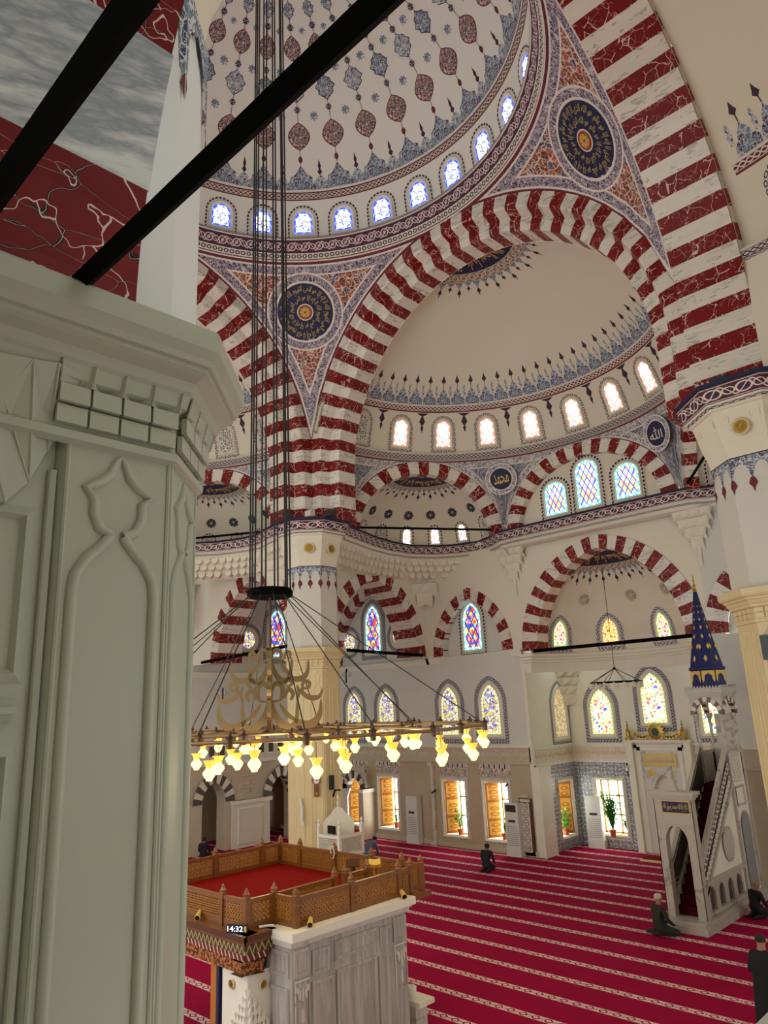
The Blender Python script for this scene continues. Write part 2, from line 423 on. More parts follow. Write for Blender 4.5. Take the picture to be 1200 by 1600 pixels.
def sweep(path, prof, m, closed=False, vm=None, mf=None, b=None, uvs=1.0):
    """path XY list; prof list of (out, z); out is to the left-hand normal of travel * -1 (right side)"""
    n = len(path); b = b or MB(); P = []; U = []; L = 0
    idx = list(range(n))+([0] if closed else [])
    pv = None
    for i in idx:
        p = V((path[i][0], path[i][1])); a = V(path[i-1]) if (closed or i > 0) else None; c = V(path[(i+1) % n]) if (closed or i < n-1) else None
        d1 = (p-a).normalized() if a is not None else None; d2 = (c-p).normalized() if c is not None else None
        if d1 is None: d1 = d2
        if d2 is None: d2 = d1
        n1 = V((d1.y, -d1.x)); n2 = V((d2.y, -d2.x)); nn = (n1+n2); nn = nn/max(nn.length_squared, .3)*2
        if pv is not None: L += (p-pv).length
        pv = p
        P.append([(p.x+nn.x*o, p.y+nn.y*o, z) for o, z in prof]); U.append([(L*uvs, 0)]*len(prof))
    T = 0
    zl = [0]
    for k in range(1, len(prof)): zl.append(zl[-1]+math.hypot(prof[k][0]-prof[k-1][0], prof[k][1]-prof[k-1][1]))
    U = [[(r_[0][0], (k % 2 if mf else zl[k])) for k in range(len(prof))] for r_ in U]
    for i in range(len(P)-1):
        for j in range(len(prof)-1):
            mm = mf[j] if mf else m
            l0, l1 = U[i][0][0], U[i+1][0][0]
            b.face([P[i][j], P[i+1][j], P[i+1][j+1], P[i][j+1]], mm, [(l0, 0), (l1, 0), (l1, 1), (l0, 1)])
    return b
# ---------------- Arabic lettering (presentation forms, laid out right to left) ----------------
_D = {'ب': 0xFE8F, 'ت': 0xFE95, 'ح': 0xFEA1, 'خ': 0xFEA5, 'س': 0xFEB1, 'ش': 0xFEB5, 'ص': 0xFEB9, 'ط': 0xFEC1, 'ع': 0xFEC9, 'غ': 0xFECD, 'ف': 0xFED1, 'ق': 0xFED5, 'ك': 0xFED9, 'ل': 0xFEDD, 'م': 0xFEE1, 'ن': 0xFEE5, 'ه': 0xFEE9, 'ي': 0xFEF1}
_R = {'ا': 0xFE8D, 'د': 0xFEA9, 'ر': 0xFEAD, 'و': 0xFEED, 'ة': 0xFE93, 'إ': 0xFE87, 'أ': 0xFE83, 'ى': 0xFEEF, 'ذ': 0xFEAB}
def shape_ar(t):
    out = []
    for i, c in enumerate(t):
        pj = i > 0 and t[i-1] in _D; nj = i < len(t)-1 and (t[i+1] in _D or t[i+1] in _R)
        if c in _D: out.append(chr(_D[c]+(3 if pj and nj else 1 if pj else 2 if nj else 0)))
        elif c in _R: out.append(chr(_R[c]+(1 if pj else 0)))
        else: out.append(c)
    return ''.join(out[::-1])
_tc = {}
def text_polys(t, bold=.012):
    if t in _tc: return _tc[t]
    c = bpy.data.curves.new('lettering', 'FONT'); c.body = t; c.size = 1; c.resolution_u = 2; c.offset = bold*.6
    o = bpy.data.objects.new('lettering', c); col.objects.link(o); bpy.context.view_layer.update()
    me = bpy.data.meshes.new_from_object(o.evaluated_get(bpy.context.evaluated_depsgraph_get()))
    P = [[(me.vertices[i].co.x, me.vertices[i].co.y) for i in f.vertices] for f in me.polygons]
    bpy.data.objects.remove(o); bpy.data.curves.remove(c); bpy.data.meshes.remove(me)
    xs = [p[0] for q in P for p in q] or [0, 1]; ys = [p[1] for q in P for p in q] or [0, 1]
    _tc[t] = (P, min(xs), max(xs), min(ys), max(ys)); return _tc[t]
def put_text(b, t, m, F, s0, s1, t0, t1, off=.01, warp=None):
    P, x0, x1, y0, y1 = text_polys(t)
    for q in P:
        pts = [(s0+(x-x0)/(x1-x0)*(s1-s0), t0+(y-y0)/(y1-y0)*(t1-t0)) for x, y in q]
        if warp: pts = [warp(*p) for p in pts]
        b.face([F(a, c, off) for a, c in pts], m)
# ================= SETTING =================
b = MB(); b.face([(-17, -13, 0), (13.5, -13, 0), (13.5, 14.66, 0), (-17, 14.66, 0)], 'prayer_carpet'); b.face([(-3.6, 14.66, 0), (3.6, 14.66, 0), (3.6, 17.6, 0), (-3.6, 17.6, 0)], 'prayer_carpet')
struct(b.build('floor'))
WY = 14.64; FN = plane((0, WY, 0), (1, 0))
# ---- north wall (kibla side) left and right of the alcove ----
lowX = [-13.18, -11.16, -7.44, -5.36]
def rect(x0, x1, z0, z1): return [(x0, z0), (x1, z0), (x1, z1), (x0, z1)]
def archhole(cx, w_, z0, zs, h): return [(cx+w_, z0)]+[(cx+a, zs+c) for a, c in arch_curve(w_, h, 12)]+[(cx-w_, z0)]
wn_root = sroot('wall_north')
b = MB()
holes = [rect(x-.55, x+.55, .44, 2.5) for x in lowX]
hB = archhole(-6.05, 1.55, 7.45, 7.5, 2.25); hA = archhole(-12.0, 2.35, 7.45, 7.6, 3.1)
b.flat(rect(-15.4, -3.6, 3.82, 7.4), 'cool_wall', FN, 0); b.flat(rect(-15.4, -3.6, 7.4, 12.2), 'plaster', FN, 0, [hB, hA])
b.flat(rect(3.6, 14, 3.82, 12.2), 'cool_wall', FN, 0, [archhole(5.7, 1.6, 7.3, 7.35, 2.0)])
b.flat(archhole(0, 3.6, 7.35, 7.4, 3.9)[::-1], 'cool_wall', FN, -.001) if 0 else None
# wall above the alcove arch
top = [(3.6, 12.2), (-3.6, 12.2), (-3.6, 7.35)]+[(-a, 7.35+c) for a, c in arch_curve(3.55, 3.95, 16)]+[(3.6, 7.35)]
b.flat(top, 'plaster', FN, 0)
b.build('upper_wall', wn_root)
b = MB(); b.flat(rect(-15.4, -3.6, 0, 3.82), 'wall_marble', FN, 0, holes)
for x in lowX:
    x0, x1 = x-.55, x+.55
    for q in (((x0, .44), (x0, 2.5)), ((x0, 2.5), (x1, 2.5)), ((x1, 2.5), (x1, .44)), ((x1, .44), (x0, .44))):
        b.face([FN(*q[0], 0), FN(*q[1], 0), FN(*q[1], -.5), FN(*q[0], -.5)], 'white_stone')
b.flat(rect(3.6, 14, 0, 3.82), 'wall_marble', FN, 0)
b.build('marble_dado', wn_root)
b = MB()
for hh in (hB, hA):
    for i in range(len(hh)):
        q0, q1 = hh[i], hh[(i+1) % len(hh)]; b.face([FN(*q0, 0), FN(*q1, 0), FN(*q1, -.35), FN(*q0, -.35)], 'cool_wall')
    b.flat(hh, 'cool_wall', FN, -.35)
b.flat(archhole(5.7, 1.6, 7.3, 7.35, 2.0), 'cool_wall', FN, -.35)
b.build('arch_recess', wn_root)
# frieze, ledges and skirting of the north wall
b = MB()
for x0, x1 in ((-15.4, -3.6), (3.6, 14)):
    b.box((x0, -.05, 3.28), (x1, .06, 3.80), 'ashlar', lambda s_, f, t: FN(s_, t, f)); b.box((x0, -.05, 3.80), (x1, .12, 3.88), 'white_stone', lambda s_, f, t: FN(s_, t, f)); b.box((x0, -.05, 3.2), (x1, .1, 3.28), 'ashlar', lambda s_, f, t: FN(s_, t, f))
    b.box((x0, -.05, 0), (x1, .08, .2), 'ashlar', lambda s_, f, t: FN(s_, t, f))
struct(b.build('trim_1'))
b = MB()
for x0, x1, zz in ((-15.4, -8.35, 7.2), (-4.1, -3.6, 7.2), (-8.5, -7.7, 7.2)):
    for k, (o, z0, z1) in enumerate(((.06, 0, .09), (.1, .09, .17), (.14, .17, .25))): b.box((x0, -.05, zz+z0), (x1, o, zz+z1), 'white_stone', lambda s_, f, t: FN(s_, t, f))
struct(b.build('trim_2'))
b = MB(); b.tube([(-8.55, WY-.05, 0), (-8.55, WY-.05, 3.2)], .09, 'grey_marble', 8); b.box((-8.68, WY-.2, 0), (-8.42, WY, .12), 'grey_marble'); b.box((-8.68, WY-.2, 3.05), (-8.42, WY, 3.2), 'grey_marble')
struct(b.build('trim_3'))
# lower windows: marble frame, gilded shutter leaf, sash
def low_window(F, x, z0=.44, z1=2.5, hw=.55, shutter=True, crest=True, flip=False):
    wn[0] += 1; r = sroot('window_%d' % wn[0], F(x, 0, 0))
    b = MB(); o_ = [(x+hw+.17, z0-.13), (x+hw+.17, z1+.17), (x-hw-.17, z1+.17), (x-hw-.17, z0-.13)]; i_ = [(x+hw, z0), (x+hw, z1), (x-hw, z1), (x-hw, z0)]
    m_ = [(x+hw+.08, z0-.06), (x+hw+.08, z1+.08), (x-hw-.08, z1+.08), (x-hw-.08, z0-.06)]
    b.ring(o_, m_, 'grey_marble', F, .02, .08, close=True); b.ring(m_, i_, 'white_stone', F, .08, .03, close=True); b.build('stone_frame', r)
    b = MB()
    for sx in ((x-.02, x+hw-.06) if shutter else (x-hw, x-.25, x+.15, x+hw-.06)): b.box((sx, -.4, z0), (sx+.06, -.34, z1), 'shutter', lambda s_, f, t: F(s_, t, f))
    for tz in (z0, z1-.06, z0+(z1-z0)*.33, z0+(z1-z0)*.68): b.box((x if shutter else x-hw, -.4, tz), (x+hw, -.34, tz+.06), 'shutter', lambda s_, f, t: F(s_, t, f))
    b.build('sash', r)
    if shutter:
        b = MB(); A = lambda s_, f, t: F((x-hw+.02+s_*.42) if not flip else (x+hw-.02-s_*.35), t, (-.03-s_*.55+f) if not flip else (-.03-s_*.4+f))
        b.box((0, -.02, z0+.02), (1, .02, z1-.02), 'shutter', A)
        for s0, s1 in ((.0, .12), (.88, 1)): b.box((s0, .02, z0+.02), (s1, .035, z1-.02), 'wood_light', A)
        for t0 in (z0+.02, z0+.62, z0+1.3, z1-.12): b.box((.12, .02, t0), (.88, .035, t0+.1), 'wood_light', A)
        b.build('shutter_leaf', r)
        b = MB()
        Af = lambda s_, t, f: A(s_, f, t)
        for k in range(9):
            zc = z0+.28+k*.2
            if k in (2, 5): continue
            b.ring([(.5+.28*math.cos(a*PI/4), zc+.075*math.sin(a*PI/4)) for a in range(8)], [(.5+.18*math.cos(a*PI/4), zc+.045*math.sin(a*PI/4)) for a in range(8)], 'wood_light', Af, .03, .03, close=True)
        b.build('carving', r)
    b = MB(); b.face([F(x-hw, z0, -.45), F(x+hw, z0, -.45), F(x+hw, z1, -.45), F(x-hw, z1, -.45)], 'clear_glass_glow'); b.build('pane', r)
    if crest:
        b = MB(); zb = z1+.2; b.flat(rect(x-hw-.2, x+hw+.2, zb, zb+.24), 'brown_arabesque', F, .006)
        for k in range(6):
            xc = x-hw-.2+(k+.5)*(2*hw+.4)/6; q = (2*hw+.4)/12
            b.flat([(xc-q, zb+.24), (xc+q, zb+.24), (xc+q*.45, zb+.34), (xc+q*.2, zb+.36), (xc, zb+.44), (xc-q*.2, zb+.36), (xc-q*.45, zb+.34)], 'brown_arabesque', F, .006)
            if k < 5: b.flat([(xc+q-.02, zb+.3), (xc+q+.02, zb+.3), (xc+q+.035, zb+.4), (xc+q, zb+.52), (xc+q-.035, zb+.4)], 'ink', F, .006)
        b.flat(rect(x-hw-.2, x+hw+.2, zb, zb+.56), 'pale_stone', F, .003); b.build('crest_tiles', r)
for x in lowX: low_window(FN, x)
# upper windows of the north wall
for x in (-13.2, -11.1, -7.42, -5.32):
    window(plane((x, WY, 0), (1, 0)), .78, 2.6, 1.0, 'glass_floral', 'bead_yellow', 'win_border', .16, .17, 3.95)
FNB = plane((0, WY+.35, 0), (1, 0))
window(plane((-6.2, WY+.33, 0), (1, 0)), .7, 2.45, .9, 'glass_colour', 'bead_cyan', 'dots', .12, .12, 7.42)
window(plane((-12.1, WY+.33, 0), (1, 0)), .8, 2.85, 1.05, 'glass_colour', 'bead_cyan', 'win_border', .16, .15, 7.7)
def round_window(F, r_):
    wn[0] += 1; r = sroot('window_%d' % wn[0], F(0, 0, 0)); b = MB(); b.ring(circle(r_), circle(r_-.15), 'win_border', F, .01, .01, close=True); b.build('border_band', r)
    b = MB(); b.ring(circle(r_-.17), circle(r_-.22), 'white_stone', F, .01, .05, close=True); b.ring(circle(r_-.22), circle(r_-.38), 'white_stone', F, .05, .01, close=True); b.build('frame', r)
    b = MB(); b.flat(circle(r_-.38), 'glass_floral', F, .012); b.build('pane', r)
for x in (-10.42, -13.75): round_window(plane((x, WY+.33, 8.62), (1, 0)), .76)
# ---- west wall ----
WX = -15.4; FW = plane((WX, 0, 0), (0, 1))
ww = sroot('wall_west'); b = MB()
o1 = archhole(8.46, .55, 0, 1.95, .8); o2 = archhole(12.0, .62, 0, 1.95, .85)
b.flat(rect(-6, WY, 3.5, 12.2), 'cool_wall', FW, 0); b.flat([(-6, 0), (WY, 0), (WY, 3.5), (-6, 3.5)], 'ashlar', FW, 0, [o1, o2]); b.build('wall_face', ww)
b = MB()
for q in range(9):
    for k in range(10):
        s0 = 8.0+k*.66+(q % 2)*.33; t0 = 1.98+q*.17
        if t0 > 3.4: continue
        cx = s0+.32
        if math.hypot((cx-8.46), t0-1.9) < 1.35 or math.hypot(cx-12.0, t0-1.9) < 1.35 or cx > 14.4: continue
        b2 = MB(); b2.box((s0+.01, -.02, t0+.01), (s0+.65, .02+.008*((q*7+k*3) % 3), t0+.16), 'ashlar', lambda s_, f, t: FW(s_, t, f)); b2.build('stone_block', ww)
for oo in (o1, o2):
    for i in range(len(oo)-1): b.face([FW(*oo[i], 0), FW(*oo[i+1], 0), FW(*oo[i+1], -.6), FW(*oo[i], -.6)], 'ashlar')
b.flat(rect(3, 14, 0, 5), 'ashlar', FW, -2.6); b.face([FW(3, 5, 0), FW(14, 5, 0), FW(14, 5, -2.6), FW(3, 5, -2.6)], 'plaster'); b.face([FW(3, 0.01, 0), FW(14, 0.01, 0), FW(14, 0.01, -2.6), FW(3, .01, -2.6)], 'prayer_carpet'); b.face([FW(14, 0, 0), FW(14, 5, 0), FW(14, 5, -2.6), FW(14, 0, -2.6)], 'ashlar'); b.flat(rect(11, 13.5, 0.5, 3.2), 'wood_dark', FW, -.62)
b.box((9.35, .0, 0), (11.3, .1, 1.9), 'pale_stone', lambda s_, f, t: FW(s_, t, f)); b.box((9.3, 0, 1.75), (11.4, .16, 1.9), 'white_stone', lambda s_, f, t: FW(s_, t, f))
b.build('arch_jamb', ww)
b = MB(); b.ring(rect(9.6, 11.0, .1, 1.6), rect(9.66, 10.94, .16, 1.54), 'white_stone', FW, .1, .13, close=True); b.build('stone_panel', ww)
b = MB(); b.box((-6, -.05, 7.05), (WY, .08, 7.15), 'white_stone', lambda s_, f, t: FW(s_, t, f)); b.box((-6, -.05, 7.15), (WY, .14, 7.28), 'white_stone', lambda s_, f, t: FW(s_, t, f)); b.box((-6, -.05, 3.4), (WY, .1, 3.55), 'white_stone', lambda s_, f, t: FW(s_, t, f))
struct(b.build('trim_4'))
for s0 in (8.46, 12.0):
    a = thing('stone_arch', 'grey and white voussoir arch over the low doorway nearest the lattice balustrade corner' if s0 < 9 else 'grey and white voussoir arch over the brown doorway beside the cream pillar', 'arch', FW(s0, 1.9, 0), 'low two tone arches in the side wall')
    arch(a, (lambda s_, t, f, c=s0: FW(c+s_, t, f+.06)), .6, .82, 1.02, 1.22, 13, [(0, .4), (0, 0), (1, 0)], 1.93, mats=('dark_stone', 'pale_stone'))
for y in (11.8,): window(plane((WX, y, 0), (0, 1)), .8, 2.85, 1.05, 'glass_colour', 'bead_cyan', 'win_border', .16, .15, 7.7)
for y in (10.14, 13.45): round_window(plane((WX, y, 8.75), (0, 1)), .76)
# low row of dark pictures / grille on the west wall ledge
for k in range(9):
    wn[0] += 1; r = sroot('window_%d' % wn[0], FW(8.3+k*.52, 3.95, 0)); b = MB(); b.ring(rect(8.1+k*.52, 8.5+k*.52, 3.72, 4.25), rect(8.16+k*.52, 8.44+k*.52, 3.78, 4.19), 'white_stone', FW, .02, .03, close=True); b.build('frame', r)
    b = MB(); b.flat(rect(8.16+k*.52, 8.44+k*.52, 3.78, 4.19), 'dark_stone', FW, .01); b.build('pane', r)
# low arcade on columns in front of the north wall, left bay
ar = thing('colonnade', 'low marble colonnade with grey column left of the sunlit kibla wall windows', 'colonnade', (-13.3, 14.0, 0))
b = MB(); b.lathe([(.2, 0), (.2, .12), (.15, .18), (.14, 1.65), (.17, 1.75), (.26, 1.95), (.26, 2.05)], (-13.3, 14.0, 0), 'grey_marble', 14); b.build('column', ar, smooth=True)
b = MB(); b.box((-12.28, 13.85, 0), (-11.98, WY, 2.05), 'wall_marble'); b.box((-12.31, 13.82, 1.9), (-11.95, WY, 2.05), 'white_stone'); b.build('pilaster', ar)
FA = plane((0, 14.0, 0), (1, 0))
b = MB(); b.flat([(-15.4, 2.05), (-15.4, 2.95), (-11.98, 2.95), (-11.98, 2.05)]+[(-12.7+a, 2.05+c) for a, c in arch_curve(.42, .42, 8)]+[(-13.2, 2.05), (-13.4, 2.05)]+[(-13.95+a, 2.05+c) for a, c in arch_curve(.48, .45, 8)], 'ashlar', FA, 0); b.build('spandrel', ar)
for cx, ww_ in ((-12.7, .42), (-13.95, .48)):
    arch(ar, (lambda s_, t, f, c=cx: FA(c+s_, t, f+.04)), ww_, .44, ww_+.3, .78, 9, [(0, .3), (0, 0), (1, 0)], 2.05, mats=('dark_stone', 'pale_stone'))
# raised step
b = MB(); b.box((-15.4, 13.0, 0), (-12.3, WY, .22), 'red_carpet'); struct(b.build('trim_5'))

# ---- mihrab alcove ----
FSW = plane((-3.6, 0, 0), (0, 1)); FSE = plane((3.6, 0, 0), (0, -1)); FNA = plane((0, 17.6, 0), (1, 0))
wa = sroot('wall_alcove'); b = MB()
b.flat(rect(WY-.02, 17.6, 0, 7.45), 'white_stone', FSW, 0, [rect(16.25, 17.2, .45, 2.4)])
for q in (((16.25, .45), (16.25, 2.4)), ((16.25, 2.4), (17.2, 2.4)), ((17.2, 2.4), (17.2, .45)), ((17.2, .45), (16.25, .45))): b.face([FSW(*q[0], 0), FSW(*q[1], 0), FSW(*q[1], -.5), FSW(*q[0], -.5)], 'white_stone')
b.flat(rect(-17.6, -WY+.02, 0, 7.45), 'white_stone', FSE, 0)
b.flat(rect(-3.6, 3.6, 0, 7.1), 'white_stone', FNA, 0, [rect(-2.7, -1.62, .47, 2.42)])
for q in (((-2.7, .47), (-2.7, 2.42)), ((-2.7, 2.42), (-1.62, 2.42)), ((-1.62, 2.42), (-1.62, .47)), ((-1.62, .47), (-2.7, .47))): b.face([FNA(*q[0], 0), FNA(*q[1], 0), FNA(*q[1], -.5), FNA(*q[0], -.5)], 'white_stone')
b.build('wall_face', wa)
b = MB(); b.flat(rect(15.3, 17.6, 0, 3.1), 'tile_blue', FSW, .01, [rect(16.1, 17.35, .3, 2.55)]); b.flat(rect(-3.6, -1.25, 0, 3.1), 'tile_blue', FNA, .01, [rect(-2.85, -1.47, .3, 2.57)]); b.flat(rect(1.25, 3.6, 0, 3.1), 'tile_blue', FNA, .01)
b.build('tile_cladding', wa)
b = MB()
bx = lambda F: (lambda s_, f, t: F(s_, t, f))
b.box((WY, 0, 3.15), (17.6, .05, 3.72), 'white_stone', bx(FSW)); b.box((-3.6, 0, 3.15), (-1.2, .05, 3.72), 'white_stone', bx(FNA)); b.box((1.2, 0, 3.15), (3.6, .05, 3.72), 'cream_stone', bx(FNA))
for F, s0, s1 in ((FSW, WY, 17.6), (FNA, -3.6, -1.2), (FNA, 1.2, 3.6)):
    b.box((s0, 0, 3.72), (s1, .1, 3.8), 'white_stone', bx(F)); b.box((s0, 0, 3.08), (s1, .08, 3.15), 'white_stone', bx(F))
b.build('frieze', wa)
verse = shape_ar('بسم الله الرحمن الرحيم قد نرى تقلب وجهك في السماء')
b = MB()
b.box((WY, .05, 3.2), (17.6, .055, 3.67), 'pale_stone', bx(FSW)); b.box((-3.55, .05, 3.2), (-1.22, .055, 3.67), 'pale_stone', bx(FNA))
put_text(b, verse, 'gold_paint', FSW, WY+.1, 17.5, 3.27, 3.62, .06); put_text(b, verse, 'gold_paint', FNA, -3.5, -1.3, 3.27, 3.62, .06)
for x0, x1 in ((-15.2, -8.7), (-8.4, -3.7)): put_text(b, verse, 'pale_stone', FN, x0, x1, 3.36, 3.74, .065)
b.build('carved_inscription', wa)
b = MB(); b.box((-3.66, WY-.06, 0), (-3.3, WY+.75, 3.1), 'white_stone'); b.box((-3.66, WY-.06, 3.1), (-3.52, WY+.1, 7.1), 'white_stone'); b.build('pilaster', wa)
low_window(FSW, 16.72, .45, 2.4, .47, flip=True); low_window(FNA, -2.16, .47, 2.42, .54, shutter=False)
window(plane((-3.6, 16.93, 0), (0, 1)), .71, 2.45, 1.0, 'glass_dim', 'bead_dim', 'win_border', .1, .17, 3.8, surround='white_stone')
for x, z0 in ((-2.14, 3.82), (.05, 4.2), (2.25, 3.82)): window(plane((x, 17.6, 0), (1, 0)), .76, 2.32 if z0 < 4 else 2.45, .98, 'glass_bright', 'bead_yellow', 'win_border', .14, .15, z0)
# curved ledge of the alcove and its half dome
cv = [(-3.6, WY), (-3.1, WY)]+[(-2.98*math.cos(PI*k/16), WY+.05+2.7*math.sin(PI*k/16)) for k in range(17)]+[(3.1, WY), (3.6, WY)]
cv = [(-3.55, WY-.02)]+[(-3.25*math.cos(PI*k/18), WY+2.8*math.sin(PI*k/18)) for k in range(19)]+[(3.55, WY-.02)]
prof = [(-.02, 6.55), (.05, 6.9), (.1, 6.92), (.12, 7.0), (.2, 7.03), (.2, 7.1), (.28, 7.14), (.28, 7.24), (.12, 7.26), (-.3, 7.3)]
b = sweep(cv, prof, 'white_stone'); struct(b.build('trim_6', smooth=True))
def squinch(name, corner, curve, z0, z1, m='white_stone', tiers=4, par=None):
    b = MB()
    for k in range(tiers):
        f0 = k/tiers; f1 = (k+1)/tiers; za = z0+(z1-z0)*f0; zb = z0+(z1-z0)*f1
        n = len(curve)
        for i in range(n-1):
            def P(j, f, z, cell=0):
                x = corner[0]+(curve[j][0]-corner[0])*f; y = corner[1]+(curve[j][1]-corner[1])*f
                return V((x, y, z))
            g = .55+.45*f1 if k else .55
            lo = max(f0**1.1, .02); hi = f1**1.1
            mid = (P(i, lo, za)+P(i+1, lo, za))/2
            a, c = P(i, hi, zb), P(i+1, hi, zb); a2, c2 = P(i, hi, zb-(zb-za)*.35), P(i+1, hi, zb-(zb-za)*.35)
            back = (P(i, (lo+hi)/2, zb-(zb-za)*.45)+P(i+1, (lo+hi)/2, zb-(zb-za)*.45))/2
            b.face([a, c, c2, a2], m); b.face([a2, c2, back], m); b.face([a2, back, mid], m); b.face([back, c2, mid], m)
    return b.build(name, par)
qq = [p for p in cv if p[0] < -.8 and p[1] > WY+.4]
b = MB(); P = []; U = []
for i in range(0, 25):
    a = -PI/2+PI*i/24; P.append([]); U.append([])
    for j in range(13):
        e = PI/2*j/12; P[-1].append((3.2*math.cos(e)*math.sin(a), WY+2.85*math.cos(e)*math.cos(a), 7.25+3.7*math.sin(e))); U[-1].append((a*3, e*3))
b.grid(P, 'plaster', U); c2 = b.build('ceiling', smooth=2, kind='structure')
def ellmap(az0, z0):
    def F(s_, t, f=0):
        e = math.asin(min(.99, (z0-7.25)/3.7))+t/3.5; a = az0+s_/3.0; k = 1-f/3
        return V((3.2*k*math.cos(e)*math.sin(a), WY+2.85*k*math.cos(e)*math.cos(a), 7.25+3.7*k*math.sin(e)))
    return F
for i, (a, gl, bd) in enumerate(((-60, 'glass_red', 'bead_green'), (-22, 'glass_orange', 'bead_yellow'), (18, 'glass_red', 'bead_green'), (58, 'glass_orange', 'bead_yellow'))):
    window(ellmap(R_(a), 7.3), .52, 1.42, .72, gl, bd, 'win_border_navy', .14, .09)
def rosette(b, F, r_, m='maroon', n=8, c=(0, 0), off=.035):
    for k in range(n):
        a = 2*PI*k/n; b.flat([(c[0]+r_*.66*math.cos(a)+r_*.27*math.cos(q*PI/3), c[1]+r_*.66*math.sin(a)+r_*.27*math.sin(q*PI/3)) for q in range(6)], m, F, off)
    b.ring(circle(r_*.42, 12, c), circle(r_*.26, 12, c), m, F, off, off, close=True); b.ring(circle(r_, 20, c), circle(r_*.9, 20, c), m, F, off, off, close=True)
b = MB()
for a in (-72, -40, 0, 35, 68): rosette(b, ellmap(R_(a), 9.3), .24, 'brown_arabesque')
crown = MB()
def crown_disc(b, F, r_, n, navy='navy', fin='ink', text=None, sq=1.0, bandw=.28):
    # F(s,t,off) tangent map at the crown; disc with lettering, band and finials round it
    for k in range(5): b.ring(circle(r_*(1-k*.17), 36), circle(r_*(.83-k*.17) if k < 4 else .01, 36), navy, F, .01, .01, close=True)
    b.ring(circle(r_+bandw, 40), circle(r_, 40), 'crown_band', F, .012, .012, close=True)
    if text:
        P, x0, x1, y0, y1 = text_polys(text, .02)
        for rep in range(3):
            for q in P:
                pts = []
                for x, y in q:
                    a = -2*PI*(rep+(x-x0)/(x1-x0)*.94)/3; rr = r_*(.5+.42*(y-y0)/(y1-y0)); pts.append(F(rr*math.cos(a), rr*math.sin(a), .035))
                b.face(pts, 'gold_paint')
        b.flat(circle(r_*.3, 20), 'rust_disc', F, .05); b.ring(circle(r_*.34, 20), circle(r_*.3, 20), 'white_paint', F, .052, .052, close=True)
    for k in range(n):
        a = 2*PI*k/n; L = .62 if k % 2 == 0 else .38; w_ = .5*2*PI*(r_+bandw)/n
        G = lambda s_, t, f, a=a: F((r_+bandw+t)*math.cos(a)-s_*math.sin(a), (r_+bandw+t)*math.sin(a)+s_*math.cos(a), f)
        b.flat([(-w_*.9, 0), (w_*.9, 0), (w_*.35, L*.3), (w_*.16, L*.42), (w_*.05, L*.5), (-w_*.05, L*.5), (-w_*.16, L*.42), (-w_*.35, L*.3)], 'blue_arabesque', G, .012)
        b.flat([(-.02, L*.5), (.02, L*.5), (.075, L*.75), (.02, L*.85), (.01, L*1.05), (-.01, L*1.05), (-.02, L*.85), (-.075, L*.75)], fin, G, .012)
def ellcrown(s_, t, f=0):
    k = math.hypot(s_, t); e = PI/2-k/3.3; a = math.atan2(s_, t); kk = 1-f/3
    return V((3.2*kk*math.cos(e)*math.sin(a), WY+2.85*kk*math.cos(e)*math.cos(a), 7.25+3.7*kk*math.sin(e)))
def CLIP(b):
    F_, M_, U_ = [], [], []; k = 0
    for i, f in enumerate(b.f):
        u = b.u[k:k+len(f)]; k += len(f)
        if sum(b.v[j][1] for j in f)/len(f) > WY+.3: F_.append(f); M_.append(b.m[i]); U_ += u
    b.f, b.m, b.u = F_, M_, U_
surah = shape_ar('قل هو الله احد الله الصمد لم يلد')
crown_disc(b, ellcrown, 1.72, 52, 'navy', 'ink', surah); CLIP(b); b.build('painted_ornament', c2)
aa = thing('alcove_arch', 'wide red and white marble arch framing the mihrab alcove', 'arch', (0, WY, 7.3))
arch(aa, FN, 2.85, 3.45, 3.55, 3.95, 31, [(0, .7), (0, -.05), (1, -.05), (1, .1)], 7.38, straight=0)
ab = thing('wall_arch', 'flat red and white arch painted round the narrow window left of the alcove', 'arch', (-6.05, WY, 7.5))
arch(ab, (lambda s_, t, f: FN(-6.05+s_, t, f)), 1.55, 2.25, 2.05, 2.72, 17, [(0, .35), (0, -.03), (1, -.03), (1, .05)], 7.5, straight=0)
ac = thing('wall_arch', 'red and white arch with coloured window behind the pillar, tie rod across it', 'arch', (-12, WY, 7.6))
arch(ac, (lambda s_, t, f: FN(-12+s_, t, f)), 2.3, 3.1, 2.75, 3.55, 21, [(0, .35), (0, -.03), (1, -.03), (1, .05)], 7.6)
ad = thing('wall_arch', 'red and white arch half hidden behind the right hand pillar, beside the blue cone', 'arch', (5.6, WY, 7.35))
arch(ad, (lambda s_, t, f: FN(5.75+s_, t, f)), 1.65, 2.1, 2.25, 2.6, 17, [(0, .35), (0, -.03), (1, -.03), (1, .05)], 7.35)
b = MB(); b.flat(archhole(-8.0, 0.01, 7, 7, .01), 'plaster', FN, 0) if 0 else None
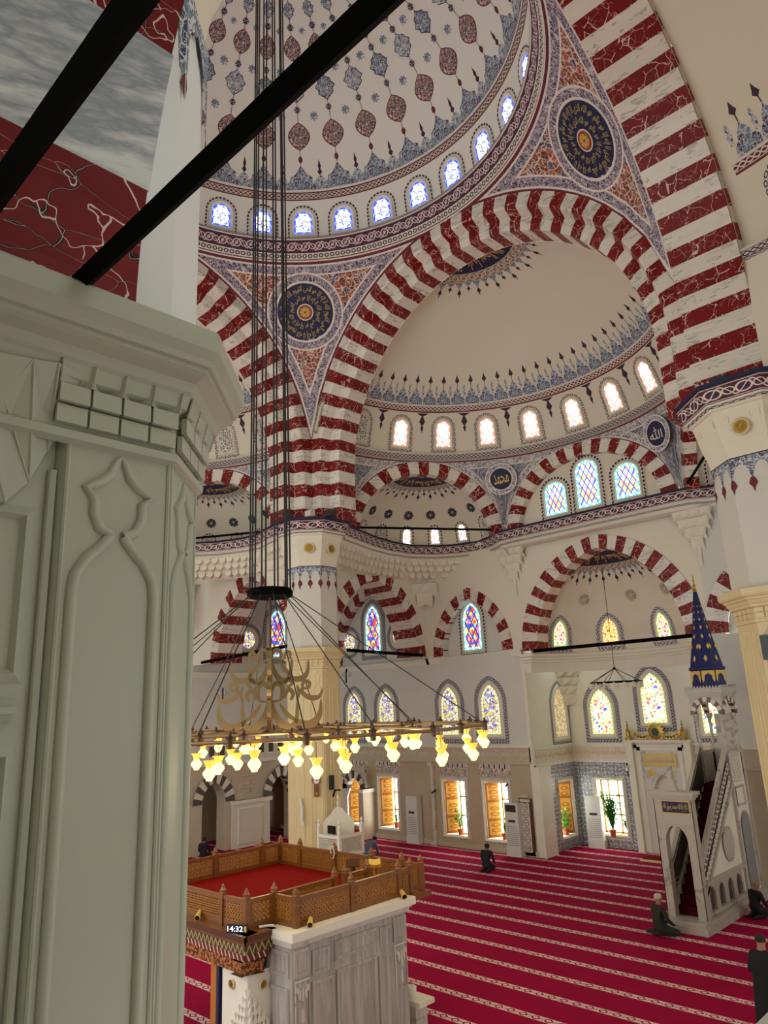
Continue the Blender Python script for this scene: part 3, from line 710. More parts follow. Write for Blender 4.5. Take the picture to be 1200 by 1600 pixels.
# ---- side bay arches A and A' (between the great pier and the walls) ----
FA1 = plane((-8.4, 0, 0), (0, 1), (1, 0)); FA2 = plane((0, 7.3, 0), (1, 0), (0, -1))
s1 = thing('bay_arch', 'tall pointed red and white arch right of the cream pillar', 'arch', (-8.4, 11.5, 7.5), 'arches of the side bays')
arch(s1, (lambda s_, t, f: FA1(11.55+s_, t, f)), 2.35, 3.1, 2.9, 3.65, 21, [(0, 1.2), (0, 0), (1, 0), (1, .1)], 7.55)
s2 = thing('bay_arch', 'tall pointed red and white arch behind the large chandelier', 'arch', (-11.2, 7.3, 7.5), 'arches of the side bays')
arch(s2, (lambda s_, t, f: FA2(-11.15+s_, t, f)), 2.35, 3.1, 2.9, 3.65, 21, [(0, 1.2), (0, 0), (1, 0), (1, .1)], 7.55)
def bay_wall(F, s0, s1_, c, name):
    b = MB(); cur = [(c+a, 7.55+d) for a, d in arch_curve(2.88, 3.62, 14)]
    b.flat([(s0, 7.55), (s0, 11.6), (s1_, 11.6), (s1_, 7.55)]+cur, 'plaster', F, -.02); b.flat([(s0, 7.55), (s0, 11.6), (s1_, 11.6), (s1_, 7.55)]+cur, 'cool_wall', F, -1.15)
    return struct(b.build(name))
bay_wall(FA1, 8.0, 14.64, 11.55, 'wall_bay_north'); bay_wall(FA2, -15.4, -8.0, -11.15, 'wall_bay_west')
b = MB(); b.face([(-15.4, 7.3, 11.6), (-8.4, 7.3, 11.6), (-8.4, 14.64, 11.6), (-15.4, 14.64, 11.6)], 'cool_wall'); struct(b.build('ceiling.003'))

# ---- east wall, gallery enclosure around the viewpoint ----
FE2 = plane((15.4, 0, 0), (0, -1)); b = MB()
hs = [rect(-y-1.1, -y+1.1, z0, z1) for y in (-4, -.8, 2.4, 5.6, 8.8, 12.0) for z0, z1 in ((.45, 3.2), (4.1, 7.2))]
b.flat(rect(-WY, 12.9, 0, 12.2), 'plaster', FE2, 0, hs); we = sroot('wall_east'); b.build('wall_face', we)
b = MB(); b.flat(rect(9, 15.4, 0, 12.2), 'plaster', plane((0, -12.9, 0), (-1, 0), (0, 1)), 0) if 0 else b.face([(9, -12.9, 3.9), (15.4, -12.9, 3.9), (15.4, -12.9, 12.2), (9, -12.9, 12.2)], 'plaster'); struct(b.build('wall_south'))
b = MB(); b.face([(9, -12.9, 11.9), (15.4, -12.9, 11.9), (15.4, -8.2, 11.9), (9, -8.2, 11.9)], 'plaster'); b.face([(8.6, 7, 11.6), (15.4, 7, 11.6), (15.4, WY, 11.6), (8.6, WY, 11.6)], 'plaster'); struct(b.build('ceiling'))
b = MB(); b.box((8.8, -8.3, 11.9), (17, -8.15, 22), 'plaster'); struct(b.build('wall_light_block'))  # unseen slab added to keep south light off the east half dome
b = MB(); b.box((9.2, -12.9, 3.7), (15.4, -8.1, 3.9), 'grey_marble'); b.box((11.9, -8.1, 3.7), (15.4, 7, 3.9), 'grey_marble'); struct(b.build('floor'))
# ================= UPPER ZONE =================
ZC = 13.96; A_ = 7.0
corn_prof = [(-.35, 11.42), (0, 11.45), (.1, 11.55), (.1, 11.62), (.22, 11.7), (.34, 12.02), (.38, 12.04), (.38, 12.08), (-.5, 12.08)]
corn_m = ['plaster', 'white_stone', 'guilloche_dark', 'white_stone', 'cornice_band', 'ink', 'ink', 'plaster']
cN = [(-6.5, 7.75), (-6.85, 8.3), (-7.1, 9.1), (-7.5, 10.3), (-7.75, 11.6), (-7.7, 12.9), (-7.1, 14.0), (-6.2, 14.65), (-5.2, 14.9), (-4.3, 14.6), (-3.75, 14.2), (-3.3, 14.15), (3.3, 14.15), (3.75, 14.2), (4.3, 14.6), (5.2, 14.9), (6.2, 14.65), (7.1, 14.0), (7.7, 12.9), (7.75, 11.6), (7.5, 10.3), (7.1, 9.1)]
# travel so that the room lies on the right-hand side
def inward(p): return p
b = sweep(cN, corn_prof, None, mf=corn_m); struct(b.build('trim_7'))
cWp = [(-14.6, -3.6), (-14.4, -1), (-14.4, 2.6), (-13.9, 3.6), (-13.2, 4.4), (-12.5, 5.3), (-11.6, 6.1), (-10.6, 6.55), (-9.7, 6.75), (-8.8, 6.5), (-8.0, 6.35)]
b = sweep(cWp, corn_prof, None, mf=corn_m); struct(b.build('trim_8'))
# wall under the cornice: carved muqarnas skirt
def skirt(path, tiers, name, par=None):
    r = par or sroot(name)
    b = MB(); n = len(path)
    for t, (o0, z0, o1, z1) in enumerate(tiers):
        b = sweep(path, [(o0, z0), (o1, z1)], 'plaster', b=b)
    b.build('skirt_face', r)
    L = [0]
    for i in range(1, n): L.append(L[-1]+math.hypot(path[i][0]-path[i-1][0], path[i][1]-path[i-1][1]))
    def at(s_):
        for i in range(1, n):
            if s_ <= L[i]: break
        f = (s_-L[i-1])/(L[i]-L[i-1]); x = path[i-1][0]+(path[i][0]-path[i-1][0])*f; y = path[i-1][1]+(path[i][1]-path[i-1][1])*f
        d = V((path[i][0]-path[i-1][0], path[i][1]-path[i-1][1])).normalized(); return x, y, d
    for t, (o0, z0, o1, z1) in enumerate(tiers):
        b = MB(); k = 0; s_ = .2+.15*(t % 2)
        while s_ < L[-1]-.2:
            x, y, d = at(s_); nn = V((d.y, -d.x)); hw = .13
            P = lambda a, o, z: (x+d.x*a+nn.x*o, y+d.y*a+nn.y*o, z)
            om = o1+.015
            b.face([P(-hw, om, z1), P(hw, om, z1), P(hw, om, z0+(z1-z0)*.45), P(0, om, z0+(z1-z0)*.1), P(-hw, om, z0+(z1-z0)*.45)], 'plaster')
            for sg in (-1, 1): b.face([P(sg*hw, om, z1), P(sg*hw, o1-.1, z1), P(sg*hw, o0-.05, z0+(z1-z0)*.45), P(sg*hw, om, z0+(z1-z0)*.45)], 'plaster'); b.face([P(sg*hw, om, z0+(z1-z0)*.45), P(0, om, z0+(z1-z0)*.1), P(0, o0-.1, z0)], 'plaster')
            s_ += .32
        b.build('muqarnas_tier', r, kind='stuff')
skirt(cN[:11], [(-.78, 10.75, -.45, 11.0), (-.45, 11.0, -.2, 11.22), (-.2, 11.22, 0, 11.45)], 'wall_muqarnas_north')
b = sweep(cN[:11], [(-.9, 7.3), (-.75, 10.15)], 'plaster') if 0 else None
skirt(cWp[4:], [(-.78, 10.75, -.45, 11.0), (-.45, 11.0, -.2, 11.22), (-.2, 11.22, 0, 11.45)], 'wall_muqarnas_west')
for x, y, lb, PF, zo, sc2 in ((-3.62, 14.5, 'white muqarnas pendant on the wall left of the alcove arch', plane((-3.62, WY, 0), (1, 0)), 0, 1), (3.7, 14.5, 'white muqarnas pendant on the wall above the blue cone', plane((3.7, WY, 0), (1, 0)), 0, 1), (-7.9, 14.3, 'broad white muqarnas pendant between the tall arch and the narrow window arch', plane((-8.2, 14.35, 0), (.75, .65)), 0, 1.7), (-7.3, 9, 'white muqarnas pendant beside the cream pillar head', plane((-8.0, 8.3, 0), (.2, .98)), 0, 1.4), (-3.4, 17.4, 'white shell corbel in the alcove corner above the lit windows', plane((-3.45, 17.5, 0), (.7, .7)), -4.75, 1.25), (-8.9, 6.9, 'white muqarnas pendant left of the cream pillar head', plane((-9.2, 7.2, 0), (1, .1)), 0, 1.6)):
    t = thing('muqarnas_pendant', lb, 'corbel', (x, y, 11+zo))
    b = MB(); F = (lambda PF, zo, sc2: (lambda s_, tt, f=0: PF(s_*sc2, 11.45+(tt-11.45)*(.5+.5*sc2)+zo, f*sc2)))(PF, zo, sc2)
    for k, (w_, z0, z1, o) in enumerate([tt for tt in ((.62, 11.1, 11.45, .32), (.5, 10.8, 11.15, .25), (.34, 10.5, 10.85, .18), (.2, 10.2, 10.55, .12), (.06, 9.6, 10.25, .06)) if tt[0] > .1 or sc2 == 1]):
        n = max(1, int(w_/.15))
        for q in range(n):
            a0 = -w_+2*w_*q/n; a1 = -w_+2*w_*(q+1)/n; am = (a0+a1)/2
            b.face([F(a0, z1, o), F(a1, z1, o), F(a1, z0+.1, o*.8), F(am, z0, o*.3), F(a0, z0+.1, o*.8)], 'plaster'); b.face([F(a0, z1, o), F(a0, z0+.1, o*.8), F(a0, z1, 0)], 'plaster'); b.face([F(a1, z1, o), F(a1, z0+.1, o*.8), F(a1, z1, 0)], 'plaster'); b.face([F(a0, z0+.1, o*.8), F(am, z0, o*.3), F(a0, z0-.1, 0)], 'plaster'); b.face([F(a1, z0+.1, o*.8), F(am, z0, o*.3), F(a1, z0-.1, 0)], 'plaster')
    b.build('carving', t)
# ---- half domes: rotate local (north) frame by quarter turns ----
def rotF(q):
    c, s_ = round(math.cos(q*PI/2)), round(math.sin(q*PI/2))
    return lambda p: V((p[0]*c-p[1]*s_, p[0]*s_+p[1]*c, p[2]))
SC = (0, 7.8, 13.75); SR = 6.91; ZR = 15.3
def archz(s_, w_, h):
    if abs(s_) >= w_: return 0
    if h > w_*1.02:
        c = (h*h-w_*w_)/(2*w_); return math.sqrt(max(0, (w_+c)**2-(abs(s_)+c)**2))
    return h*math.sqrt(1-(s_/w_)**2)
TY, TW, TH, TZ = 14.2, 3.45, 2.85, 12.0         # tympanum arch
EW, EH, EZ = 3.2, 2.95, 12.0                    # exedra arches
def chord(sg): # exedra chord in local frame
    P1 = V((sg*7.2, 8.6, 0)); P2 = V((sg*3.6, 14.4, 0)); return P1, P2
def clip_faces(b, n0, keep):
    F_, M_, U_ = [], [], []; k = 0
    for i, f in enumerate(b.f):
        u = b.u[k:k+len(f)]; k += len(f)
        if i < n0 or keep(sum((V(b.v[j]) for j in f), V((0, 0, 0)))/len(f)): F_.append(f); M_.append(b.m[i]); U_ += u
    b.f, b.m, b.u = F_, M_, U_
def half_dome(q, label_side, sides=(-1, 1), full=True):
    SR = 7.2 if q == 3 else 6.91
    T = rotF(q)
    root = bpy.data.objects.new('ceiling', None); col.objects.link(root); root['kind'] = 'structure'
    # shell
    b = MB(); n = 48; P = []; U = []
    e0 = math.asin((ZR-SC[2])/SR)
    for i in range(n+1):
        a = R_(-96+192*i/n); P.append([]); U.append([])
        for j in range(15):
            e = e0+(PI/2-e0)*j/14; P[-1].append(T((SC[0]+SR*math.cos(e)*math.sin(a), SC[1]+SR*math.cos(e)*math.cos(a), SC[2]+SR*math.sin(e)))); U[-1].append((a*6, e*6))
    b.grid(P, 'dome_plaster', U); clip_faces(b, 0, lambda c: (rotF(-q)(c)).y > (8.45 if q == 3 else 8.2)); b.build('dome_shell', root, smooth=2)
    YL = 8.6 if q == 3 else 8.3
    SM = lambda a, z: (lambda F: (lambda s_, t, f=0: T(F(s_, t, f))))(sphmap(SC, SR, R_(a), z))
    # ledge ring
    b = MB(); pa = [T((SC[0]+(SR-.3)*math.sin(R_(a)), SC[1]+(SR-.3)*math.cos(R_(a)), 0)) for a in range(-92, 93, 4)]
    b = sweep([(p[0], p[1]) for p in pa], [(-.1, ZR-.28), (.02, ZR-.26), (.05, ZR-.2), (.05, ZR-.02), (.1, ZR), (.1, ZR+.03), (-.3, ZR+.05)], None, mf=['dome_plaster', 'maroon', 'dome_plaster', 'guilloche_dark', 'dome_plaster', 'ink'] and ['dome_plaster', 'guilloche_dark', 'guilloche_dark', 'dome_plaster', 'dome_plaster', 'dome_plaster'])
    b.build('ledge', root)
    # painted ornament: bands, crest, finials, pendants
    b = MB()
    G = SM(0, 16.98)
    seg = 96
    for (t0, t1, m) in ((0, .2, 'guilloche'), (-.06, 0, 'maroon')):
        A = [(SR*.86*R_(-92+184*i/seg), t0) for i in range(seg+1)]; B_ = [(a, t1) for a, _ in A]
        b.ring(A, B_, m, lambda s_, t, f: T(sphmap(SC, SR, s_/(SR*.86), 16.98)(0, t, f)), .012, .012)
    nc = 32
    for i in range(nc):
        a = -90+180*(i+.5)/nc; F = SM(a, 17.2); hw = SR*.84*R_(180/nc)/2
        b.flat([(-hw, 0), (hw, 0), (hw*.98, .22), (hw*.62, .34), (hw*.42, .52), (hw*.12, .62), (0, .75), (-hw*.12, .62), (-hw*.42, .52), (-hw*.62, .34), (-hw*.98, .22)], 'blue_arabesque', F, .012)
        b.flat([(-.012, .72), (.012, .72), (.012, .86), (.1, .95), (.05, 1.05), (.0, 1.2), (-.05, 1.05), (-.1, .95), (-.012, .86)], 'plum', F, .014)
        F2 = SM(a+90/nc, 17.2); b.flat([(-.06, .3), (.06, .3), (.04, .42), (.08, .5), (.02, .62), (.05, .68), (0, .85), (-.05, .68), (-.02, .62), (-.08, .5), (-.04, .42)], 'grey_arabesque', F2, .014)
    for i in range(12):
        a = -.6-15.75*5.5+15.75*i; F = SM(a, 16.9)
        b.flat([(-.25, 0), (.25, 0), (.12, -.08), (.03, -.12), (.12, -.35), (.02, -.5), (.06, -.58), (0, -.8), (-.06, -.58), (-.02, -.5), (-.12, -.35), (-.03, -.12), (-.12, -.08)], 'plum', F, .012)
    def cm(s_, t, f=0):
        k = math.hypot(s_, t); e = PI/2-k/SR; a = math.atan2(s_, t); r = SR-f
        return T((SC[0]+r*math.cos(e)*math.sin(a), SC[1]+r*math.cos(e)*math.cos(a), SC[2]+r*math.sin(e)))
    nb = len(b.f); crown_disc(b, cm, 1.76, 44, 'navy', 'plum', surah, bandw=.42); clip_faces(b, 0, lambda c: (rotF(-q)(c)).y > YL+(.35 if q == 3 else 0))
    b.build('painted_ornament', root)
    for i in range(12):
        a = -.6-15.75*6+15.75*i+15.75/2*0
        if q == 0 and a > 60: continue
        if q == 3 and a > 0: continue
        if q == 1 and a < 30: continue
        if q == 3:
            if i: continue
            a = -72.5
        blind = (q == 0 and a < -75) or q != 0
        F = SM(a, 15.42)
        window(F, .52, 1.5, .52, 'glass_grey' if blind else 'glass_hex', None if blind else 'bead_red', 'curls', .1, .12, surround='dome_plaster')
    # spandrels between the small arches and the ring
    b = MB(); prev = None; MT = ['maroon', 'white_paint', 'spandrel_border', 'white_paint', 'spandrel_scroll', 'white_paint', 'spandrel_border', 'maroon']
    azs = [a*1.0 for a in range(-84, 85, 1)]
    for a in azs:
        ar_ = R_(a); d = V((math.sin(ar_), math.cos(ar_), 0)); top_ = V((SC[0]+(SR-.25)*d.x, SC[1]+(SR-.25)*d.y, ZR-.27))
        if abs(a) < 29.0:
            k = (TY-SC[1])/d.y; x = k*d.x; lo = V((x, TY, TZ+archz(x, TW, TH)))
        else:
            sg = 1 if a > 0 else -1; P1, P2 = chord(sg); u = (P2-P1).normalized(); nrm = V((u.y, -u.x, 0))
            o = V((0, SC[1], 0)); k = (P1-o).dot(nrm)/d.dot(nrm); pt = o+d*k; s_ = (pt-(P1+P2)/2).dot(u)
            lo = V((pt.x, pt.y, EZ+archz(s_, EW, EH)))
        L = (top_-lo).length; H = L/2
        ds = [0, min(.05, H), min(.1, H), min(.36, H), min(.4, H), max(L-.36, H), max(L-.32, H), max(L-.06, H), L]
        cur = [(T(lo+(top_-lo)*(x/L)), x) for x in ds]
        if prev:
            for m_ in range(8):
                if cur[m_+1][1]-cur[m_][1] < 1e-4 and prev[1][m_+1][1]-prev[1][m_][1] < 1e-4: continue
                u0, u1 = prev[0]*.12, a*.12
                b.face([prev[1][m_][0], cur[m_][0], cur[m_+1][0], prev[1][m_+1][0]], MT[m_], [(u0, prev[1][m_][1]), (u1, cur[m_][1]), (u1, cur[m_+1][1]), (u0, prev[1][m_+1][1])])
        prev = (a, cur)
    if q == 3:
        b = MB(); P = [[T((SC[0]+(SR-.3)*math.sin(R_(a)), SC[1]+(SR-.3)*math.cos(R_(a)), z)) for z in (9, 12, ZR-.2)] for a in range(-92, -19, 4)]; b.grid(P, 'dome_plaster'); P = [[T((SC[0]+(SR-.3)*math.sin(R_(a)), SC[1]+(SR-.3)*math.cos(R_(a)), z)) for z in (12.6, ZR-.2)] for a in range(-20, 93, 4)]; b.grid(P, 'dome_plaster'); b.build('drum_wall', root)  # the southern arc is unseen, added to block light
    else: b.build('spandrel', root)
    if q == 3: return T, root, SM
    # spandrel borders and name discs
    b = MB()
    for sg in (-1, 1):
        if not full and sg not in sides: continue
        c = V((sg*3.27, 13.76, 14.15)); nrm = V((-sg*.5, -1, -.22)).normalized(); uu = V((1, 0, 0)); uu = (uu-nrm*uu.dot(nrm)).normalized(); vv = nrm.cross(uu)*-1
        if vv.z < 0: vv = -vv
        F = lambda s_, t, f=0, c=c, uu=uu, vv=vv, nrm=nrm: T(c+uu*s_+vv*t+nrm*(f+.1))
        b.flat(circle(.62, 28), 'scroll_navy', F, .0); b.ring(circle(.64, 28), circle(.6, 28), 'white_paint', F, .006, .006, close=True)
        b.flat(circle(.44, 28), 'navy', F, .01); b.ring(circle(.47, 28), circle(.43, 28), 'white_paint', F, .012, .012, close=True)
        if q == 0: put_text(b, shape_ar('محمد') if sg < 0 else '\uFDF2', 'gold_paint' if sg < 0 else 'white_paint', F, -.3, .3, -.2, .22, .03)
    b.build('name_disc', root)
    return T, root, SM
def tympanum(T, lab):
    F0 = plane((0, TY, 0), (1, 0)); F = lambda s_, t, f=0: T(F0(s_, t, f))
    r = sroot('wall_tympanum'); b = MB(); cur = [(a, TZ+c) for a, c in arch_curve(TW-.02, TH-.02, 16)]
    b.flat([(TW, TZ-.1)]+cur+[(-TW, TZ-.1)], 'dome_plaster', F, -.25); b.box((-3.2, -.3, 11.95), (3.2, .05, 12.15), 'white_stone', lambda s_, f, t: F(s_, t, f)); b.build('wall_face', r)
    t = thing('tympanum_arch', lab, 'arch', T((0, TY, TZ)))
    arch(t, F, 2.9, 2.35, TW, TH, 25, [(0, .3), (0, -.04), (1, -.04), (1, .1)], TZ)
    for x, h in ((-1.32, 1.72), (.08, 2.25), (1.62, 1.72)): window((lambda s_, tt, f=0, x=x: F(x+s_, tt, f-.24)), .68, h, .6, 'glass_net', 'bead_cyan', 'dots', .12, .1, 12.16)
def exedra(T, sg, lab, lab2, crownpos=None):
    P1, P2 = chord(sg)
    if sg > 0: P1, P2 = P2, P1
    u = (P2-P1).normalized(); mid = (P1+P2)/2; nrm = V((u.y, -u.x, 0))   # nrm toward the hall
    F0 = lambda s_, t, f=0: V((mid.x, mid.y, 0))+u*s_+V((0, 0, t))+nrm*f
    F = lambda s_, t, f=0: T(F0(s_, t, f))
    t = thing('exedra_arch', lab, 'arch', T((mid.x, mid.y, EZ)))
    arch(t, F, 2.72, 2.45, EW, EH, 21, [(0, .36), (0, -.04), (1, -.04), (1, .1)], EZ)
    root = bpy.data.objects.new('ceiling', None); col.objects.link(root); root['kind'] = 'structure'
    rx, rz = 3.05, 2.52
    def M(az, el, f=0): k = 1-f/3; return T(V((mid.x, mid.y, EZ))+u*(rx*k*math.cos(el)*math.sin(az))-nrm*(rx*k*math.cos(el)*math.cos(az))+V((0, 0, rz*k*math.sin(el))))
    b = MB(); P = [[M(-PI/2+PI*i/24, -.05+(PI/2+.05)*j/12) for j in range(13)] for i in range(25)]; b.grid(P, 'dome_plaster', [[(i*.4, j*.4) for j in range(13)] for i in range(25)]); b.build('dome_shell', root, smooth=2)
    b = MB(); mp = lambda a, e: (lambda s_, tt, f=0: M(a+s_/(rx*math.cos(e)), e+tt/rz, f))
    def cmap(s_, tt, f=0): return M(math.atan2(s_, tt), PI/2-math.hypot(s_, tt)/rx, f)
    nb = len(b.f); crown_disc(b, cmap, 1.3, 44, 'navy', 'ink', surah, bandw=.2)
    Ti = T(nrm); clip_faces(b, nb, lambda c: (c-T((mid.x, mid.y, 0))).dot(Ti) < -.36)
    for i in range(7): rosette(b, mp(R_(-66+22*i), R_(34)), .2, 'ink')
    b.build('painted_ornament', root)
    for i in range(7):
        a = R_(-72+24*i); lit = sg < 0 and 3 <= i <= 5
        window(mp(a, R_(1.5)), .34, 1.0, .34, 'glass_hex' if lit else 'glass_grey', None, 'dots', .09, .07, surround='dome_plaster')
    r = tag(MB_rod(F(-2.95, 12.2, .0), F(2.95, 12.2, .0), .045).build('tie_rod'), lab2, 'rod')
def MB_rod(a, b_, r, m='iron'):
    b = MB(); b.tube([a, b_], r, m, 6); return b
b = MB()
for q in (0, 1):
    T = rotF(q); P = [[T((10.2*math.sin(R_(a)), 7.8+10.2*math.cos(R_(a)), z)) for z in (11, 19)] for a in range(-80, 81, 8)]; b.grid(P, 'plaster')
struct(b.build('wall_leak_block'))  # unseen drum added behind the half domes to block sky leaks
TN, rN, SMN = half_dome(0, 'north'); tympanum(TN, 'red and white arch over the row of three tall stained windows')
exedra(TN, -1, 'red and white arch of the small half dome left of the three tall windows', 'thin black tie rod across the small half dome left of the three tall windows')
exedra(TN, 1, 'red and white arch of the small half dome glimpsed behind the right hand pillar', 'thin black tie rod glimpsed behind the right hand pillar top')
TW_, rW, SMW = half_dome(1, 'west', (1,))
exedra(TW_, 1, 'red and white arch of the small half dome left of the cream pillar', 'thin black tie rod across the small half dome left of the cream pillar')
b = MB(); F0 = plane((0, TY+.25, 0), (1, 0)); b.flat([(TW+3, 9), (TW+3, 12)]+[(a, TZ+c) for a, c in arch_curve(TW, TH, 16)]+[(-TW-1, 12), (-TW-1, 9)], 'dome_plaster', (lambda s_, t, f=0: TW_(F0(s_, t, f)))); struct(b.build('wall_tympanum'))
TE, rE, SME = half_dome(3, 'east', (-1,))
b = MB(); T = rotF(2); P = [[T((7.2*math.cos(e*PI/24)*math.sin(R_(a)), 7.8+7.2*math.cos(e*PI/24)*math.cos(R_(a)), 13.75+7.2*math.sin(e*PI/24))) for e in range(13)] for a in range(-90, 91, 6)]; b.grid(P, 'dome_plaster')
struct(b.build('ceiling', smooth=2))  # plain unseen south half dome, added to block high south light
# ---- great arches ----
def great(q, lab, a0, a1, st, prof, wi, wo, sh=.42, zb=12.1):
    T = rotF(q); F0 = plane((0, A_, 0), (1, 0)); F = lambda s_, t, f=0: T(F0(s_, t, f))
    t = thing('great_arch', lab, 'arch', T((0, A_, ZC)), 'great arches under the dome')
    arch(t, F, wi, wi, wo, wo, 49, prof, ZC, a0, a1, 0, 3, straight=4, sh=(ZC-zb)/4)
    return t
pN = [(0, 1.3), (0, .5), (.17, .42), (.36, .4), (.47, .05), (.53, 0), (1, 0), (1, .1)]
great(0, 'great red and white arch over the large half dome, seen whole', 0, 1, 4, pN, 6.06, 7.15)
great(1, 'great red and white arch left of the hanging chandelier cables', 0, .75, 4, pN, 6.06, 7.15)
great(3, 'great red and white arch soaring up the right side of the view', 0.0, .78, 4, [(0, 1.55), (0, 0), (1, 0)], 6.84, 6.98) if 0 else None
TEr = rotF(3); F0e = plane((0, A_, 0), (1, 0)); FE = lambda s_, t, f=0: TEr(F0e(s_, t, f))
te = thing('great_arch', 'great red and white arch soaring up the right side of the view', 'arch', (7, 0, ZC), 'great arches under the dome')
arch(te, FE, 6.86, 6.86, 7.0, 7.0, 53, [(2.3, 1.62), (.0, 1.55), (0, 0), (1, 0)], ZC, .12, 1, 0, 3, straight=4, sh=.465)
# wall slices closing the arches against the half domes
for q, T in ((0, TN), (1, TW_), (3, TE)):
    b = MB(); c_ = [(x, ZC+y) for x, y in arch_curve(6.06 if q != 3 else 6.86, 6.06 if q != 3 else 6.86, 24)]; c2_ = [(x*1.25, ZC+(y-ZC)*1.25) for x, y in c_]
    F0 = plane((0, 8.31 if q != 3 else 8.56, 0), (1, 0)); F = lambda s_, t, f=0: T(F0(s_, t, f))
    b.ring(c_, c2_, 'plaster', F, 0, 0); struct(b.build('wall_spandrel'))
# ---- pendentives ----
def pendent_mat():
    def f():
        x, y, z = pos(); ax, ay = x.abs(), y.abs()
        u = (ax-ay)*.72; v = z
        ed = lambda s_: (.7854-(s_/9.9).m('ARCSINE'))*9.9
        dT = ed(z-13.96); d = ed(ax).mn(ed(ay)).mn(dT)
        dx, dy, dz = ax-5.74, ay-5.74, z-19.62; rr = (dx*dx+dy*dy+dz*dz).sqrt()
        def ara(ground, line, fills, s_, lw, g2=None):
            p = xyz(u, v); q = xyz(u+(noise(p, s_*.7, 2)-.5)*.26, v+(noise(xyz(v, u), s_*.7, 2)-.5)*.26)
            e = voro(q, s_); _, r = voro(q, s_, 'F1'); e2 = voro(q, s_*2.2); c = lin(ground)
            if g2: c = mixc(noise(p, s_*.2, 1) > .56, ground, g2)
            k = .6/len(fills)
            for i, fc in enumerate(fills): c = mixc((r > i*k)*(r < (i+1)*k), c, fc)
            c = mixc(e2 < lw*.5, c, line); return mixc(e < lw, c, line)
        inner = ara('8a3326', 'dcc8b4', ['74261e', '2c3a78', 'a8442c', '8a3326'], 5.5, .055, '3a3a70')
        bord = ara('3c2c50', 'cfc6cc', ['2c2c5a', '55405e', '7a6a86'], 10, .06)
        c = mixc(d < .46, inner, bord)
        for a, t_, m_ in ((.46, .03, 'e8ddd4'), (.13, .03, 'e8ddd4'), (.045, .045, '6a1c28')): c = mixc((d-a).abs() < t_, c, m_)
        c = mixc(rr < 1.36, c, bord); c = mixc((rr-1.36).abs() < .03, c, 'e8ddd4'); c = mixc((rr-1.05).abs() < .045, c, 'e8ddd4')
        return c
    return f
mat('pendentive', pendent_mat(), .75)
def pendentive(sx, sy, text):
    b = MB(); P = []; n = 40
    for i in range(n+1):
        a = R_(.5+89*i/n); rb = 6.98/max(math.cos(a), math.sin(a)); zb = max(ZC+math.sqrt(max(0, 98-rb*rb)), 15.25); P.append([])
        for j in range(15):
            z = zb+(20.96-zb)*j/14; r = math.sqrt(max(.01, 98-(z-ZC)**2)); P[-1].append((sx*r*math.cos(a), sy*r*math.sin(a), z))
    b.grid(P, 'pendentive'); o = b.build('ceiling', smooth=2, kind='structure')
    c = V((sx*5.72, sy*5.72, 19.6)); nrm = (V((0, 0, ZC))-c).normalized(); uu = V((-sy*1.0*sx*sx, sx*1.0, 0)).normalized(); 
    if uu.cross(V((0, 0, 1))).dot(nrm) < 0: uu = -uu
    vv = nrm.cross(uu).normalized()
    if vv.z < 0: vv = -vv
    F = lambda s_, t, f=0: c+uu*s_+vv*t+nrm*(f+.02)
    b = MB(); b.flat(circle(1.02, 40), 'navy', F, 0)
    for rep, r0, rh in ((0, .36, .26), (1, .36, .26), (0, .64, .3), (1, .64, .3), (2, .64, .3)):
        P_, x0, x1, y0, y1 = text_polys(text, .012); nn_ = 2 if r0 < .5 else 3
        for q in P_:
            b.face([F((r0+rh*(y-y0)/(y1-y0))*math.cos(-2*PI*(rep+(x-x0)/(x1-x0)*.96)/nn_), (r0+rh*(y-y0)/(y1-y0))*math.sin(-2*PI*(rep+(x-x0)/(x1-x0)*.96)/nn_), .02) for x, y in q], 'gold_script')
    b.flat(circle(.3, 24), 'white_paint', F, .012); b.flat(circle(.26, 24), 'rust_disc', F, .02); rosette(b, F, .18, 'gold_paint', 8, off=.03)
    b.build('calligraphy_disc', o)
pendentive(-1, 1, shape_ar('الله لا إله إلا هو الحى القيوم')); pendentive(1, 1, shape_ar('هو الله الذى لا إله إلا هو عالم'))
pendentive(1, -1, surah)
# ---- dome ----
DR, DC = 7.1, (0, 0, 21.4)
dome = bpy.data.objects.new('ceiling', None); col.objects.link(dome); dome['kind'] = 'structure'
b = MB(); P = []; n = 96
for i in range(n+1):
    a = 2*PI*i/n; P.append([])
    for j in range(19):
        e = R_(-1)+(PI/2-R_(-1))*j/18; P[-1].append((DR*math.cos(e)*math.sin(a), DR*math.cos(e)*math.cos(a), DC[2]+DR*math.sin(e)))
b.grid(P, 'dome_white'); b.build('dome_shell', dome, smooth=2)
rp = [(7.02*math.sin(2*PI*i/96), 7.02*math.cos(2*PI*i/96)) for i in range(96)]
b = sweep(rp, [(-.02, 20.9), (.02, 20.96), (.05, 21.0), (.05, 21.04), (.08, 21.06), (.14, 21.2), (.16, 21.22), (.3, 21.66), (.34, 21.68), (.34, 21.76), (-.1, 21.8)], None, closed=True,
          mf=['maroon', 'white_paint', 'maroon', 'white_paint', 'curls', 'white_paint', 'dome_band', 'white_paint', 'guilloche_dark', 'dome_plaster'])
struct(b.build('trim_9'))
DM = lambda a, z: sphmap(DC, DR, -R_(a), z)
b = MB()
def dring(z, t0, t1, m):
    rr = math.sqrt(DR**2-(z-DC[2])**2); A = [(rr*2*PI*i/120, t0) for i in range(121)]; B_ = [(a, t1) for a, _ in A]
    b.ring(A, B_, m, lambda s_, t, f: sphmap(DC, DR, s_/rr, z)(0, t, f), .012, .012)
dring(23.42, 0, .2, 'guilloche'); dring(23.42, .2, .25, 'maroon'); dring(23.42, -.05, 0, 'maroon')
